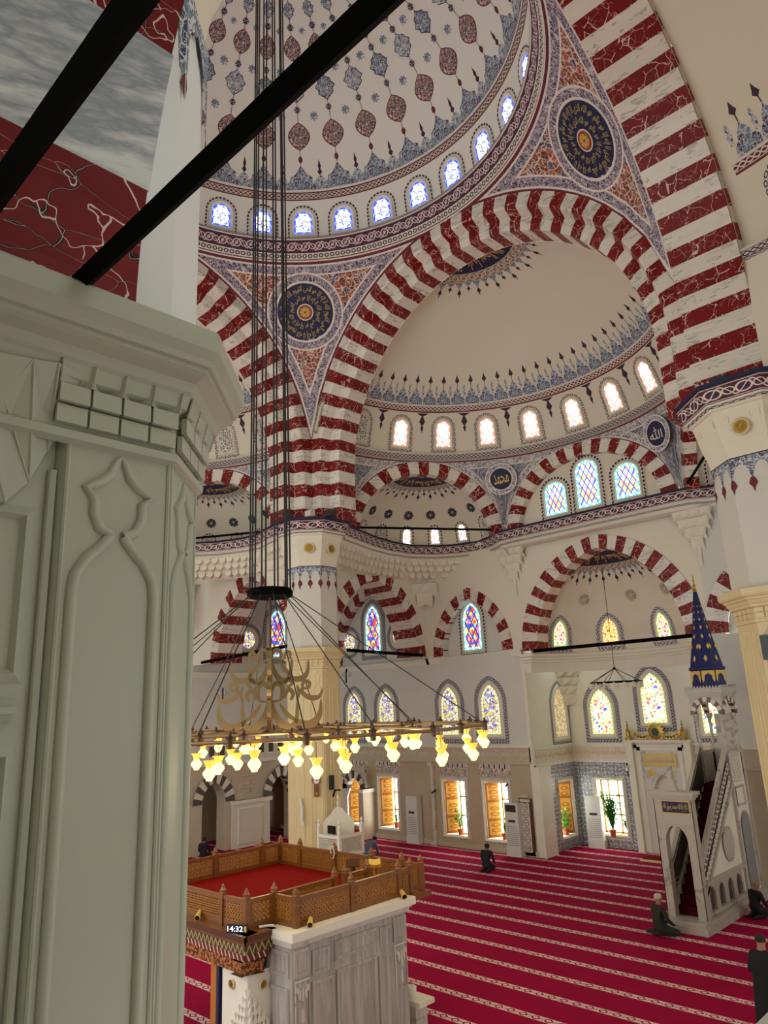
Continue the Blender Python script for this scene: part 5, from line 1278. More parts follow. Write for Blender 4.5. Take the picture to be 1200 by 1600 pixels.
for s0, s1, z0, z1 in ((-1.82, -1.5, 1.55, 1.93), (.38, .7, 1.55, 1.93), (-1.46, -1.1, 1.5, 1.85), (-.98, .0, 1.6, 1.88), (.05, .34, 1.5, 1.85), (-1.46, -1.0, .15, 1.42), (-.96, -.05, .15, 1.46), (.0, .34, .15, 1.42), (-1.8, -1.52, .1, .75)): raised(FE_, s0, s1, z0, z1)
for s0, s1, z0, z1 in ((1.9, 2.15, 1.55, 1.9), (2.2, 2.66, 1.55, 1.9), (1.9, 2.66, .1, 1.4)): raised(FS_, s0, s1, z0, z1)
for F, c in ((FE_, -1.66), (FE_, .55)):
    b = MB()
    b.ring(rect(c-.15, c+.15, .82, 1.5), rect(c-.13, c+.13, .84, 1.48), 'grey_marble', F, .012, .02, close=True)
    for s0, h, z0 in ((0, .3, 1.1), (-.06, .16, 1.22), (.06, .16, 1.22), (-.1, .1, 1.32), (.1, .1, 1.32)):
        b.prism([(c+s0, z0), (c+s0+.025, z0+h*.4), (c+s0+.018, z0+h), (c+s0-.018, z0+h), (c+s0-.025, z0+h*.4)], 'grey_marble', .035, F, 0)
    b.prism([(c-.015, .88), (c+.015, .88), (c+.03, .95), (c+.015, 1.1), (c-.015, 1.1), (c-.03, .95)], 'grey_marble', .03, F, 0)
    b.build('carved_relief', mz)
# wooden deck, carpet, painted fascia
b = MB(); b.box((-1.75, -2.42, 2.1), (1.5, 1.42, 2.19), 'wood'); b.box((1.5, -2.42, 2.1), (2.3, -1.9, 2.19), 'wood'); b.box((1.5, .8, 2.1), (2.75, 1.42, 2.19), 'wood'); b.box((1.5, -1.9, 2.1), (2.2, .8, 2.205), 'wood'); b.build('deck', mz)
b = MB(); b.box((-1.58, -2.1, 2.19), (1.98, 1.2, 2.235), 'red_carpet'); b.build('carpet_cover', mz)
b = MB()
for (F, s0, s1) in ((plane((0, -2.42, 0), (1, 0)), -1.75, 2.3), (plane((2.3, 0, 0), (0, 1)), -2.42, -1.9)):
    for z0, z1, o, m in ((2.12, 2.2, .06, 'wood_dark'), (2.07, 2.12, .03, 'wood'), (1.93, 2.07, 0, 'fascia_leaf'), (1.82, 1.93, -.04, 'fascia_rope'), (1.62, 1.82, -.09, 'fascia_flower')):
        o_ = o
        if z1 > 2.19: b = MB()
        b.face([F(s0, z0, o_), F(s1+o_, z0, o_), F(s1+o_, z1, o_), F(s0, z1, o_)], m, [(s0, 0), (s1, 0), (s1, 1), (s0, 1)]); b.face([F(s0, z0, o_-.3), F(s1, z0, o_-.3), F(s1+o_, z0, o_), F(s0, z0, o_)], 'wood_dark'); b.face([F(s0, z1, o_-.3), F(s1, z1, o_-.3), F(s1+o_, z1, o_), F(s0, z1, o_)], 'wood')
    b.build('painted_fascia', mz)
# marble pier under the wooden corner
b = MB(); b.box((1.5, -2.28, 0), (2.18, -1.8, 1.62), 'white_stone'); b.build('marble_pier', mz)
b = MB(); b.box((1.2, -2.3, 0), (1.36, -2.14, 1.62), 'fascia_flower'); b.build('painted_post', mz)
b = MB(); b.box((1.37, -2.31, .55), (1.44, -2.2, 1.62), 'navy'); b.build('navy_banner', mz)
b = MB()
for F, c, sg in ((plane((0, -2.28, 0), (1, 0)), 2.18, -1), (plane((2.18, 0, 0), (0, 1)), -2.28, 1)):
    for r_ in range(6):
        n = r_+1
        for k in range(n):
            s0 = c+sg*(.0+k*.075); z0 = 1.42-.115*r_
            p = [(s0, z0-.1), (s0+sg*.035, z0), (s0+sg*.07, z0-.1), (s0+sg*.07, z0-.13), (s0, z0-.13)]
            b.prism(p if sg > 0 else p[::-1], 'white_stone', .02+.012*r_, F, 0)
    s_ = sorted((c, c+sg*.48)); b.ring(rect(s_[0], s_[1], .1, .62), rect(s_[0]+.05, s_[1]-.05, .15, .57), 'grey_marble', F, .015, .0, close=True)
b.build('muqarnas_relief', mz)
gold_roundel(V((1.78, -2.29, 1.42)), (lambda F: (lambda s_, t, f=0: F(s_, t, f)))(plane((1.78, -2.29, 1.42), (1, 0))), .075, 'small gilded roundel under the digital clock corner, left face', 'small gilded roundels')
gold_roundel(V((2.19, -2.0, 1.42)), plane((2.19, -2.0, 1.42), (0, 1)), .075, 'small gilded roundel under the digital clock corner, right face', 'small gilded roundels')

def lattice(par, F, s0, s1, z0, z1, m='wood_light', pitch=.075, bar=.011, d=.02):
    b = MB()
    L = s1-s0; H = z1-z0
    for sg in (1, -1):
        k = -H
        while k < L+H:
            # line s = k + sg*t
            pts = []
            for t in (0, H):
                pts.append((k+sg*t, t))
            (a0, t0), (a1, t1) = pts
            # clip to 0..L
            def clip(a0, t0, a1, t1):
                if a0 > a1: a0, t0, a1, t1 = a1, t1, a0, t0
                if a1 <= 0 or a0 >= L: return None
                if a0 < 0: t0 += (t1-t0)*(0-a0)/(a1-a0); a0 = 0
                if a1 > L: t1 = t0+(t1-t0)*(L-a0)/(a1-a0); a1 = L
                return a0, t0, a1, t1
            c = clip(a0, t0, a1, t1)
            if c:
                a0, t0, a1, t1 = c; dx, dz = a1-a0, t1-t0; l = math.hypot(dx, dz)
                if l > .02:
                    nx, nz = -dz/l*bar, dx/l*bar
                    q = [(s0+a0+nx, z0+t0+nz), (s0+a1+nx, z0+t1+nz), (s0+a1-nx, z0+t1-nz), (s0+a0-nx, z0+t0-nz)]
                    b.face([F(*p, d) for p in q], m); b.face([F(*p, -d) for p in q], m)
                    b.face([F(*q[0], d), F(*q[1], d), F(*q[1], -d), F(*q[0], -d)], m); b.face([F(*q[2], d), F(*q[3], d), F(*q[3], -d), F(*q[2], -d)], m)
            k += pitch
    s_ = s0+pitch/2
    while s_ < s1: b.box((s_-.006, -d*.9, z0), (s_+.006, d*.9, z1), m, lambda a, f, t: F(a, t, f)); s_ += pitch
    return b.build('lattice', par, kind='stuff')
posts = {}
def post(x, y, z=PZ, h=.56, r=.045, m='wood', par=None):
    key = (round(x, 2), round(y, 2))
    if key in posts: return
    posts[key] = 1; b = MB(); b.box((x-r, y-r, z), (x+r, y+r, z+h-.09), m)
    b.lathe([(r*1.35, h-.1), (r*1.2, h-.07), (r*1.3, h-.05), (r*.8, h-.02), (r*.5, h+.02), (0, h+.05)], (x, y, z), m, 8); b.build('post', par or mz)
def railing(pts, z=PZ, h=.44, m='wood', par=None, pitch=.075):
    for (x0, y0), (x1, y1) in zip(pts, pts[1:]):
        post(x0, y0, z, par=par, m=m); post(x1, y1, z, par=par, m=m)
        o = V((x0, y0, 0)); u = V((x1-x0, y1-y0, 0)); L = u.length; F = plane(o, u); B = lambda a, f, t: F(a, t, f)
        b = MB(); b.box((.03, -.03, z+h-.06), (L-.03, .03, z+h), m, B); b.box((.03, -.025, z), (L-.03, .025, z+.09), m, B); 
        for s0 in (.045, L-.085): b.box((s0, -.02, z+.09), (s0+.04, .02, z+h-.06), m, B)
        p = b.build('balustrade_panel', par or mz); lattice(p, F, .08, L-.08, z+.09, z+h-.06, 'wood_light' if m == 'wood' else m, pitch)
railing([(-1.68, -2.25), (-.2, -2.25), (1.44, -2.25), (2.05, -2.22), (2.08, -1.7), (2.62, -1.68), (2.64, -.5), (2.62, .68)])
railing([(-1.68, -2.25), (-1.68, -1.4), (-1.67, -.38), (-1.65, .8), (-1.62, 1.3), (-.9, 1.28), (.24, 1.28), (1.29, 1.32), (2.1, 1.34)])
railing([(2.62, .68), (2.62, 1.0)]); railing([(2.08, -1.7), (2.05, -.35)]); railing([(2.05, -.1), (2.05, .45)]); railing([(2.1, 1.34), (2.62, 1.3)])
# things standing on the platform
def lectern(x, y, m, lb, book=None):
    t = thing('bookstand', lb, 'bookstand', (x, y, 2.235)); b = MB(); b.box((x-.03, y-.03, 2.235), (x+.03, y+.03, 2.6), m); b.box((x-.12, y-.1, 2.235), (x+.12, y+.1, 2.255), m); b.build('stem', t)
    b = MB(); F = lambda s_, f, u_: V((x, y, 2.6))+V((.72, .7, 0))*s_+V((-.6, .6, .5)).normalized()*f+V((0, 0, 1))*u_
    b.box((-.13, -.1, 0), (.13, .1, .02), m, F); b.build('sloping_top', t)
    if book:
        b = MB()
        for sg in (-1, 1): b.face([F(0, -.08, .03), F(sg*.11, -.08, .05), F(sg*.11, .08, .05), F(0, .08, .03)], 'gold_paint')
        tag(b.build('book'), 'open yellow book lying on the pale bookstand', 'book')
lectern(1.35, .75, 'wood_dark', 'dark wooden bookstand inside the balustrade, left of the open book'); lectern(1.75, .95, 'wood_light', 'pale wooden bookstand holding an open yellow book', 1)
def bullet(x, y, z, d, lb):
    t = thing('spotlight', lb, 'spotlight', (x, y, z)); d = V(d).normalized(); b = MB(); p = V((x, y, z+.07)); b.tube([p-d*.1, p+d*.09], [.035, .05], 'gold_paint', 12); b.build('housing', t)
    b = MB(); b.tube([p+d*.09, p+d*.092], .04, 'screen_black', 12); b.box((x-.015, y-.015, z), (x+.015, y+.015, z+.05), 'plastic_dark'); b.build('lens', t)
bullet(.85, -2.33, 2.2, (.7, -.8, -.35), 'gold bullet spotlight on the wooden ledge left of the digital clock')
bullet(2.75, -1.5, 2.2, (.8, -.75, -.3), 'gold bullet spotlight on the marble ledge by the corner post')
bullet(2.78, .62, 2.2, (.9, -.5, -.3), 'gold bullet spotlight at the far end of the marble ledge')
b = MB(); F = plane((2.06, -2.36, 2.2), (.87, .5), (.5, -.87)); b.box((-.2, 0, 0), (.16, .04, .12), 'screen_black', lambda s_, f, t: F(s_, t, f)); ck = tag(b.build('digital_clock'), 'black digital clock glowing 14:32 on the wooden ledge corner', 'clock')
b = MB(); put_text(b, '14:32', 'led', F, -.18, .08, .025, .1, .045); b.build('digits', ck)
b = MB(); b.flat(rect(.1, .14, .02, .1), 'gold_paint', F, .043); b.build('side_digits', ck)
b = MB(); b.tube([(2.15, -2.05, 2.225), (2.22, -1.9, 2.225), (2.3, -1.86, 2.225)], .02, 'plastic_white', 6); tag(b.build('microphone'), 'small white microphone lying on the ledge beside the clock', 'microphone')
b = MB(); b.tube([(.22, 1.2, 2.6), (.2, 1.18, 2.72), (.27, 1.2, 2.75), (.3, 1.22, 2.6), (.26, 1.2, 2.5)], .012, 'plastic_white', 5); tag(b.build('cable_loop'), 'white cable loop hung over a post of the balustrade', 'cable')
b = MB(); b.box((2.1, .95, .38), (2.75, 1.35, .46), 'white_stone'); b.box((2.2, 1.0, 0), (2.6, 1.3, .38), 'grey_marble'); tag(b.build('marble_bench'), 'white marble ledge seat at the foot of the platform base', 'bench')
b = MB(); b.lathe([(.06, .46), (.09, .52), (.1, .62), (.08, .64), (.0, .6)], (2.42, 1.1, 0), 'white_stone', 12); tag(b.build('marble_basin'), 'small round white basin on the marble ledge seat', 'basin')
# ================= MINBAR =================
mb_ = thing('minbar', 'tall marble pulpit with staircase, domeless kiosk and navy pointed cone', 'pulpit', (4, 11.3, 0))
M_ = 'minbar_marble_shaded'  # shade on the pulpit put into this tone; flanks stay pale stone
XW, XE = 3.62, 4.4
b = MB(); b.box((3.4, 8.95, 0), (4.62, 13.6, .16), M_); b.box((3.45, 9.05, .16), (4.55, 13.55, .24), M_)
b.build('plinth', mb_)
FP = plane((0, 9.3, 0), (1, 0))
b = MB(); hole = [(4.28, .24), (4.28, 1.95)]+[(4.0+a*.28/.28, 1.95+c) for a, c in arch_curve(.28, .42, 8)]+[(3.72, 1.95), (3.72, .24)]
b.flat(rect(3.52, 4.5, .24, 2.95), M_, FP, 0, [hole]); b.flat(rect(3.52, 4.5, .24, 2.95), M_, FP, -.22, [hole])
for i in range(len(hole)-1): b.face([FP(*hole[i], 0), FP(*hole[i+1], 0), FP(*hole[i+1], -.22), FP(*hole[i], -.22)], M_)
b.box((3.52, 9.3, .24), (3.54, 9.52, 2.95), M_); b.box((4.48, 9.3, .24), (4.5, 9.52, 2.95), M_)
for k, (o, z0, z1) in enumerate(((.03, 2.95, 3.0), (.07, 3.0, 3.06), (.11, 3.06, 3.14))): b.box((3.52-o, 9.3-o, z0), (4.5+o, 9.52+o, z1), M_)
b.box((3.58, 9.27, 2.32), (4.44, 9.3, 2.36), M_)
b.build('portal', mb_)
b = MB(); b.prism([(3.86, 3.14), (4.14, 3.14), (4.08, 3.35), (4.04, 3.75), (3.96, 3.75), (3.92, 3.35)], M_, .12, FP, -.2); b.build('portal_crest', mb_)
b = MB(); b.flat(rect(3.74, 4.42, 2.64, 2.9), 'navy', FP, .01); b.ring(rect(3.72, 4.44, 2.62, 2.92), rect(3.74, 4.42, 2.64, 2.9), 'gold_paint', FP, .015, .015, close=True); put_text(b, shape_ar('لا إله إلا الله محمد رسول الله'), 'gold_paint', FP, 3.77, 4.39, 2.68, 2.86, .02); b.build('inscription_panel', mb_)
# staircase, its carpet darkened to paint in the stairwell shade
for k in range(14):
    y0 = 9.56+k*.2; z1 = .24+(k+1)*.2
    b = MB(); b.box((XW+.06, y0, z1-.2), (XE-.06, y0+.25, z1), 'stair_carpet_shaded'); b.build('step', mb_)
b = MB(); b.box((XW+.06, 12.35, 2.8), (XE-.06, 13.4, 3.04), 'stair_carpet_shaded'); b.build('landing', mb_)
for X, n, nm in ((XE, (1, 0), 'east'), (XW, (-1, 0), 'west')):
    F = plane((X, 0, 0), (0, 1), n)
    b = MB(); b.flat([(9.52, .24), (12.35, .24), (12.35, 3.2), (9.52, .75)], 'white_stone', F, -.03); b.build('flank', mb_)
    b = MB(); w_ = .05   # framing mouldings: stringers
    def bar(p, q, h, o=.04):
        d = V((q[0]-p[0], q[1]-p[1])).normalized(); nn = V((-d.y, d.x))*h
        Q = [(p[0]-nn.x, p[1]-nn.y), (q[0]-nn.x, q[1]-nn.y), (q[0]+nn.x, q[1]+nn.y), (p[0]+nn.x, p[1]+nn.y)]
        b.prism(Q, M_, o+.08, F, -.08)
    bar((9.52, 1.35), (12.35, 4.0), .045); bar((9.52, .62), (12.35, 3.05), .045); bar((9.55, .3), (9.55, 1.35), .03); bar((9.5, .3), (12.4, .3), .05); bar((9.6, .98), (12.35, .98), .05, .08); bar((12.38, .3), (12.38, 3.9), .05)
    b.build('stringer', mb_)
    # pierced balustrade: rings along the slope
    b = MB(); n2 = 22
    for k in range(n2):
        for r_ in (0, 1):
            f = (k+.5)/n2; y = 9.58+f*2.72; zl = .70+f*2.36+.16+r_*.28+(.05 if r_ else 0)
            b.ring([(y+.075*math.cos(PI/4*q), zl+.1*math.sin(PI/4*q)) for q in range(8)], [(y+.045*math.cos(PI/4*q), zl+.065*math.sin(PI/4*q)) for q in range(8)], 'white_stone', F, .01, .01, close=True)
    b.build('pierced_balustrade', mb_, kind='stuff')
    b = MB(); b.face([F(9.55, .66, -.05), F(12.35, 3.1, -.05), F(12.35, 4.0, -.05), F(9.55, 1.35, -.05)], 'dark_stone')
    c = (11.55, 1.62); b.ring([(c[0]+.4*math.cos(a*PI/12), c[1]+.44*math.sin(a*PI/12)) for a in range(24)], [(c[0]+.36*math.cos(a*PI/12), c[1]+.4*math.sin(a*PI/12)) for a in range(24)], M_, F, .0, .0, close=True)
    b.flat([(c[0]+.37*math.cos(a*PI/12), c[1]+.41*math.sin(a*PI/12)) for a in range(24)], 'vein_marble', F, -.012)
    for i in range(-5, 6):
        for j in range(-5, 6):
            px, pz = i*.08+(j % 2)*.04, j*.075
            if math.hypot(px, pz) < .36: b.ring([(c[0]+px+.036*math.cos(q*PI/3), c[1]+pz+.036*math.sin(q*PI/3)) for q in range(6)], [(c[0]+px+.02*math.cos(q*PI/3), c[1]+pz+.02*math.sin(q*PI/3)) for q in range(6)], 'white_stone', F, .012, .012, close=True)
    b.build('pierced_rosette', mb_)
    for k in range(4):
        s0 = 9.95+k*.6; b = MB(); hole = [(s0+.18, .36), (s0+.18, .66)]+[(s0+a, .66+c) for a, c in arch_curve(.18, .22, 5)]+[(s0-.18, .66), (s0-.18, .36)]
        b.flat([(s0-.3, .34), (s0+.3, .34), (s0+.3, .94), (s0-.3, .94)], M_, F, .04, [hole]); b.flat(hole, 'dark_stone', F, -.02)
        for i in range(len(hole)-1): b.face([F(*hole[i], .04), F(*hole[i+1], .04), F(*hole[i+1], -.02), F(*hole[i], -.02)], M_)
        b.build('niche', mb_)
    # tower flank
    b = MB(); b.flat(rect(12.42, 13.5, .24, 3.9), 'white_stone', F, 0); b.box((12.4, -.05, 3.82), (13.52, .05, 3.9), M_, lambda s_, f, t: F(s_, t, f)); b.box((13.38, -.05, .24), (13.5, .04, 3.85), M_, lambda s_, f, t: F(s_, t, f)); b.build('tower_wall', mb_)
    b = MB(); dh = [(13.22, .3), (13.22, 1.85)]+[(12.92+a, 1.85+c) for a, c in arch_curve(.3, .4, 6)]+[(12.62, 1.85), (12.62, .3)]; b.flat(dh, 'plastic_grey', F, .012); o_ = [(12.92+(a-12.92)*1.18, z_*1.0+(.05 if z_ > 1 else 0)) for a, z_ in dh]; b.ring(o_, dh, M_, F, .04, .02); b.build('tower_door', mb_)
    b = MB(); b.ring(rect(12.55, 13.2, 2.42, 2.95), rect(12.62, 13.13, 2.49, 2.88), M_, F, .03, .0, close=True); b.build('tower_panel', mb_)
    lattice(mb_, F, 12.58, 13.2, 3.05, 3.78, 'white_stone', .11, .016, .02)
# kiosk
b = MB(); b.box((3.82, 13.38, 3.04), (4.42, 13.44, 4.9), M_); b.box((3.58, 13.38, 3.04), (3.82, 13.44, 4.05), M_); b.build('back_panel', mb_)
for x, y in ((3.66, 12.45), (4.36, 12.45), (3.66, 13.42), (4.36, 13.42)):
    b = MB(); b.lathe([(.07, 3.9), (.07, 3.98), (.045, 4.02), (.04, 4.7), (.06, 4.76), (.09, 4.88), (.09, 4.92)], (x, y, 0), M_, 10); b.build('column', mb_)
b = MB()
for F, s0, s1 in ((plane((0, 12.38, 0), (1, 0)), 3.56, 4.46), (plane((4.46, 0, 0), (0, 1)), 12.38, 13.5), (plane((3.56, 0, 0), (0, -1)), -13.5, -12.38)):
    c = (s0+s1)/2; w_ = (s1-s0)/2-.12; cur = [(c+a, 4.9+d) for a, d in arch_curve(w_, .36, 8)]
    b.flat([(s0, 4.9), (s0, 5.5), (s1, 5.5), (s1, 4.9)]+cur, M_, F, 0); b.flat([(s0, 4.9), (s0, 5.5), (s1, 5.5), (s1, 4.9)]+cur, M_, F, -.1)
    arch(mb_, (lambda s_, t_, f, c=c, F=F: F(c+s_, t_, f)), w_, .36, w_+.14, .5, 11, [(0, .12), (0, -.015), (1, -.015), (1, .0)], 4.9, mats=('brown_marble', 'pale_stone'))
b.box((3.52, 12.34, 5.42), (4.5, 13.54, 5.5), M_); b.box((3.48, 12.3, 5.5), (4.54, 13.58, 5.6), M_); b.build('canopy', mb_)
b = MB()
for k in range(12):
    for F, s0, L in ((plane((0, 12.3, 0), (1, 0)), 3.48, 1.06), (plane((4.54, 0, 0), (0, 1)), 12.3, 1.28)):
        s_ = s0+L*k/12; w_ = L/12; b.prism([(s_, 5.6), (s_+w_, 5.6), (s_+w_*.95, 5.64), (s_+w_*.5, 5.72), (s_+w_*.05, 5.64)], M_, .03, F, -.03)
b.build('cresting', mb_)
b = MB(); b.lathe([(.5, 5.6), (.5, 6.16), (.54, 6.18), (.54, 6.24), (.49, 6.25), (.27, 7.3), (.06, 8.5), (.03, 8.56)], (4.0, 12.9, 0), 'blue_cone', 8); b.build('cone', mb_)
b = MB()
for k in range(8):
    a = PI/4*k+PI/8
    for zz, s_ in ((6.5, .085), (6.85, .075), (7.15, .065), (7.42, .055), (7.66, .045), (7.88, .035), (8.06, .028)):
        for o in ((-.13, .13) if zz in (6.85,) else (0,)) if zz > 6.6 else (-.0,):
            r0 = .49-(zz-6.25)*.2025+.012; r0 *= math.cos(PI/8); F = lambda s1, t_, f=0: V((4.0+(r0-t_*.2+f)*math.cos(a)-s1*math.sin(a), 12.9+(r0-t_*.2+f)*math.sin(a)+s1*math.cos(a), zz+t_))
            b.flat([(o*(r0/.4)+s_*.6*x, s_*y) for x, y in ((0, -1.2), (.6, -.5), (1, 0), (.6, .5), (0, 1.2), (-.6, .5), (-1, 0), (-.6, -.5))], 'gold_paint', F, .008)
    F = lambda s1, t_, f=0: V((4.0+(.47+f)*math.cos(a)-s1*math.sin(a), 12.9+(.47+f)*math.sin(a)+s1*math.cos(a), t_))
    b.flat([(-.18, 6.14), (-.18, 5.9), (-.15, 5.8), (-.11, 5.9), (-.1, 6.0), (0, 6.07), (.1, 6.0), (.11, 5.9), (.15, 5.8), (.18, 5.9), (.18, 6.14)], 'gold_paint', F, .008)
b.build('gilded_ornament', mb_, kind='stuff')
b = MB(); b.lathe([(.04, 8.5), (.07, 8.56), (.03, 8.62), (.05, 8.68), (.02, 8.76), (.035, 8.84), (.012, 8.9), (.02, 8.97), (0, 9.06)], (4.0, 12.9, 0), 'gold', 10); b.build('finial', mb_)
# ================= MIHRAB =================
mh = thing('mihrab', 'white marble prayer niche with gilded crest and inscription panel', 'mihrab', (.1, 17.4, 0))
FM = plane((.1, 17.6, 0), (1, 0)); Bm = lambda s_, f, t: FM(s_, t, f); m = 'white_stone'
b = MB()
for k, (w_, z1, o) in enumerate(((1.15, 3.82, .12), (1.0, 3.74, .17), (.86, 3.66, .22))):
    for s0, s1, z0, z2 in ((-w_, -w_+.14, 0, z1), (w_-.14, w_, 0, z1), (-w_, w_, z1-.12, z1)): b.box((s0, 0, z0), (s1, o, z2), m, Bm)
for s in (-1.1, 1.1): b.box((s-.12, 0, 0), (s+.12, .3, 3.86), m, Bm)
b.box((-1.25, 0, 3.82), (1.25, .33, 3.92), m, Bm); b.build('marble_frame', mh)
hole = [(.42, .1), (.42, 1.9)]+[(a, 1.9+c) for a, c in arch_curve(.42, .8, 8)]+[(-.42, 1.9), (-.42, .1)]
b = MB(); b.flat(rect(-.72, .72, 0, 3.55), 'grey_marble', FM, .2, [hole]); b.build('slab', mh)
b = MB(); b.lathe([(.42, .1), (.42, 1.9), (.38, 2.2), (.28, 2.45), (.14, 2.62), (0, 2.7)], (.1, 17.42, 0), 'white_marble', 12, a0=0, a1=PI); b.build('niche', mh)
b = MB(); b.box((-.62, .2, 2.98), (.62, .23, 3.42), 'cream_stone', Bm); b.ring(rect(-.62, .62, 2.98, 3.42), rect(-.56, .56, 3.04, 3.36), 'gold', FM, .24, .24, close=True); put_text(b, shape_ar('كلما دخل عليها زكريا المحراب').replace('ز', ''), 'gold_paint', FM, -.52, .52, 3.06, 3.34, .25); b.build('inscription_panel', mh)
b = MB()
for s in (-.38, .38): b.flat(circle(.13, 16, (s, 2.76)), 'gold', FM, .215); b.ring(circle(.15, 16, (s, 2.76)), circle(.13, 16, (s, 2.76)), 'white_stone', FM, .22, .225, close=True)
b.build('gilded_disc', mh)
b = MB(); FC = plane((.1, 17.35, 0), (1, 0))
b.ring(circle(.27, 20, (0, 4.2)), circle(.15, 20, (0, 4.2)), 'gold', FC, .02, .05, close=True); b.flat(circle(.15, 16, (0, 4.2)), 'dark_green', FC, .02)
for k in range(16):
    a = PI/8*k; b.prism([(.31*math.cos(a)+.045*math.cos(q*PI/3), 4.2+.31*math.sin(a)+.045*math.sin(q*PI/3)) for q in range(6)], 'gold', .03, FC, .02)
for sg in (-1, 1):
    for k in range(10):
        s = sg*(.34+k*.06); z = 4.05-.12*math.sin(k/9*PI*.8)+.02*k; b.prism([(s+.06*math.cos(q*PI/3), z+(.05+.05*(k % 2))*math.sin(q*PI/3)) for q in range(6)], 'gold', .03, FC, .02)
b.build('gilded_crest', mh)
for s in (-1.08, 1.02): b = MB(); b.lathe([(.14, 3.92), (.14, 4.0), (.09, 4.04), (.08, 4.22), (.1, 4.25), (.06, 4.32), (.02, 4.4), (.05, 4.45), (.01, 4.52), (.03, 4.56), (0, 4.62)], (.1+s, 17.32, 0), 'gold', 8); b.build('gilded_pinnacle', mh)
# ================= KURSU (preacher chair) beside the pillar =================
ks = thing('preacher_chair', 'white marble preacher chair with pierced sides against the cream pillar', 'chair', (-6.25, 7.7, 0))
m = 'white_stone'; b = MB(); KX, KY = -5.95, 7.03
b.box((KX-.5, KY-.5, 0), (KX+.5, KY+.5, 1.1), 'grey_marble'); b.build('base', ks)
for (x0, y0), (x1, y1) in (((-.48, -.48), (.48, -.48)), ((.48, -.48), (.48, .48))):
    F = plane((KX+x0, KY+y0, 0), (x1-x0, y1-y0)); b = MB(); B = lambda s_, f, t: F(s_, t, f)
    b.box((0, -.04, 1.62), (.96, .04, 1.72), m, B); b.box((0, -.04, 1.1), (.96, .04, 1.2), m, B); b.build('side_panel', ks); lattice(ks, F, .03, .93, 1.2, 1.62, m, .1, .018, .03)
for x, y in ((-.48, -.48), (.48, -.48), (.48, .48)):
    b = MB(); b.box((KX+x-.05, KY+y-.05, 1.1), (KX+x+.05, KY+y+.05, 1.95), m); b.lathe([(.06, 1.95), (.03, 2.02), (.05, 2.08), (0, 2.18)], (KX+x, KY+y, 0), m, 8); b.build('post', ks)
b = MB(); F = plane((KX-.48, KY, 0), (.6, .8)); F = plane((KX-.42, KY-.3, 0), (.55, .83))
b.prism([(-.05, 1.1), (.95, 1.1), (.95, 2.0), (.85, 2.15), (.7, 2.25), (.6, 2.4), (.45, 2.5), (.3, 2.4), (.2, 2.25), (.05, 2.15), (-.05, 2.0)], m, .06, F, 0); b.lathe([(.03, 2.5), (.05, 2.6), (.02, 2.66), (.04, 2.75), (.015, 2.85), (0, 3.0)], F(.45, 0, .03), m, 8); b.build('backrest', ks)
b = MB(); b.box((KX-.3, KY-.3, 1.55), (KX+.1, KY+.1, 1.6), 'plastic_dark'); b.box((KX-.25, KY-.32, 1.72), (KX+.1, KY-.28, 1.95), 'screen_black'); b.build('lectern_board', ks)
# wall clock, tablet, roll on the pillar
FPl = plane((-6.86, 6.7, 0), (.707, .707))
t = thing('wall_clock', 'wooden pendulum clock with round white face on the cream pillar', 'clock', FPl(0, 3.1, 0)); c0 = .12
b = MB(); b.prism(circle(.14, 18, (c0, 3.28)), 'wood', .06, FPl, .06); b.prism(rect(c0-.08, c0+.08, 2.78, 3.14), 'wood', .05, FPl, .06); b.build('case', t)
b = MB(); b.flat(circle(.1, 16, (c0, 3.28)), 'plastic_white', FPl, .125); b.flat(circle(.04, 10, (c0, 2.88)), 'gold', FPl, .115); b.box((c0-.005, .126, 3.28), (c0+.005, .13, 3.36), 'screen_black', lambda s_, f, t_: FPl(s_, t_, f)); b.box((c0, .126, 3.275), (c0+.055, .13, 3.285), 'screen_black', lambda s_, f, t_: FPl(s_, t_, f)); b.build('face', t)
FPe = plane((-6.6, 7.35, 0), (0, 1)); b = MB(); b.box((-.2, .02, 2.95), (.0, .06, 3.4), 'plastic_dark', lambda s_, f, t_: FPe(s_, t_, f)); tag(b.build('notice_board'), 'small dark grey board on the cream pillar right of the clock', 'board')
b = MB(); FPs = plane((-7.5, 6.46, 0), (1, 0)); b.prism([(.3, 2.75), (.42, 2.75), (.5, 2.4), (.47, 2.1), (.55, 1.95), (.43, 1.93), (.38, 2.2), (.4, 2.45)], 'plastic_white', .05, FPs, .05); tag(b.build('air_duct'), 'slanted white wavy fitting on the cream pillar shaft', 'fitting')
b = MB(); b.tube([(-6.5, 7.25, 2.75), (-6.35, 7.2, 2.95), (-6.2, 7.3, 2.95)], .03, 'iron', 6); tag(b.build('wall_bracket'), 'bent black arm above the marble preacher chair', 'arm')
# ================= free standing units =================
def ac(x, y, hd, w_, lb, h=1.85, dark=True):
    t = thing('air_conditioner', lb, 'air conditioner', (x, y, 0), 'tower air conditioners'); F = plane((x, y, 0), (math.cos(hd), math.sin(hd))); B = lambda s_, f, t_: F(s_, t_, f)
    b = MB(); b.box((-w_/2, -.3, .3), (w_/2, 0, h), 'plastic_white', B); b.box((-w_/2-.02, -.32, 0), (w_/2+.02, .02, .3), 'plastic_white', B); b.build('cabinet', t)
    b = MB()
    for k in range(10): b.box((-w_/2+.06, 0, .38+k*.07), (w_/2-.06, .012, .395+k*.07), 'plastic_grey', B)
    b.build('grille', t)
    b = MB(); b.box((-w_*.25, 0, h-.68), (w_*.25, .015, h-.6), 'plastic_dark', B)
    if dark: b.build('display', t); b = MB(); b.box((-w_*.4, 0, h-.32), (w_*.35, .015, h-.08), 'plastic_dark', B)
    b.build('vent' if dark else 'display', t)
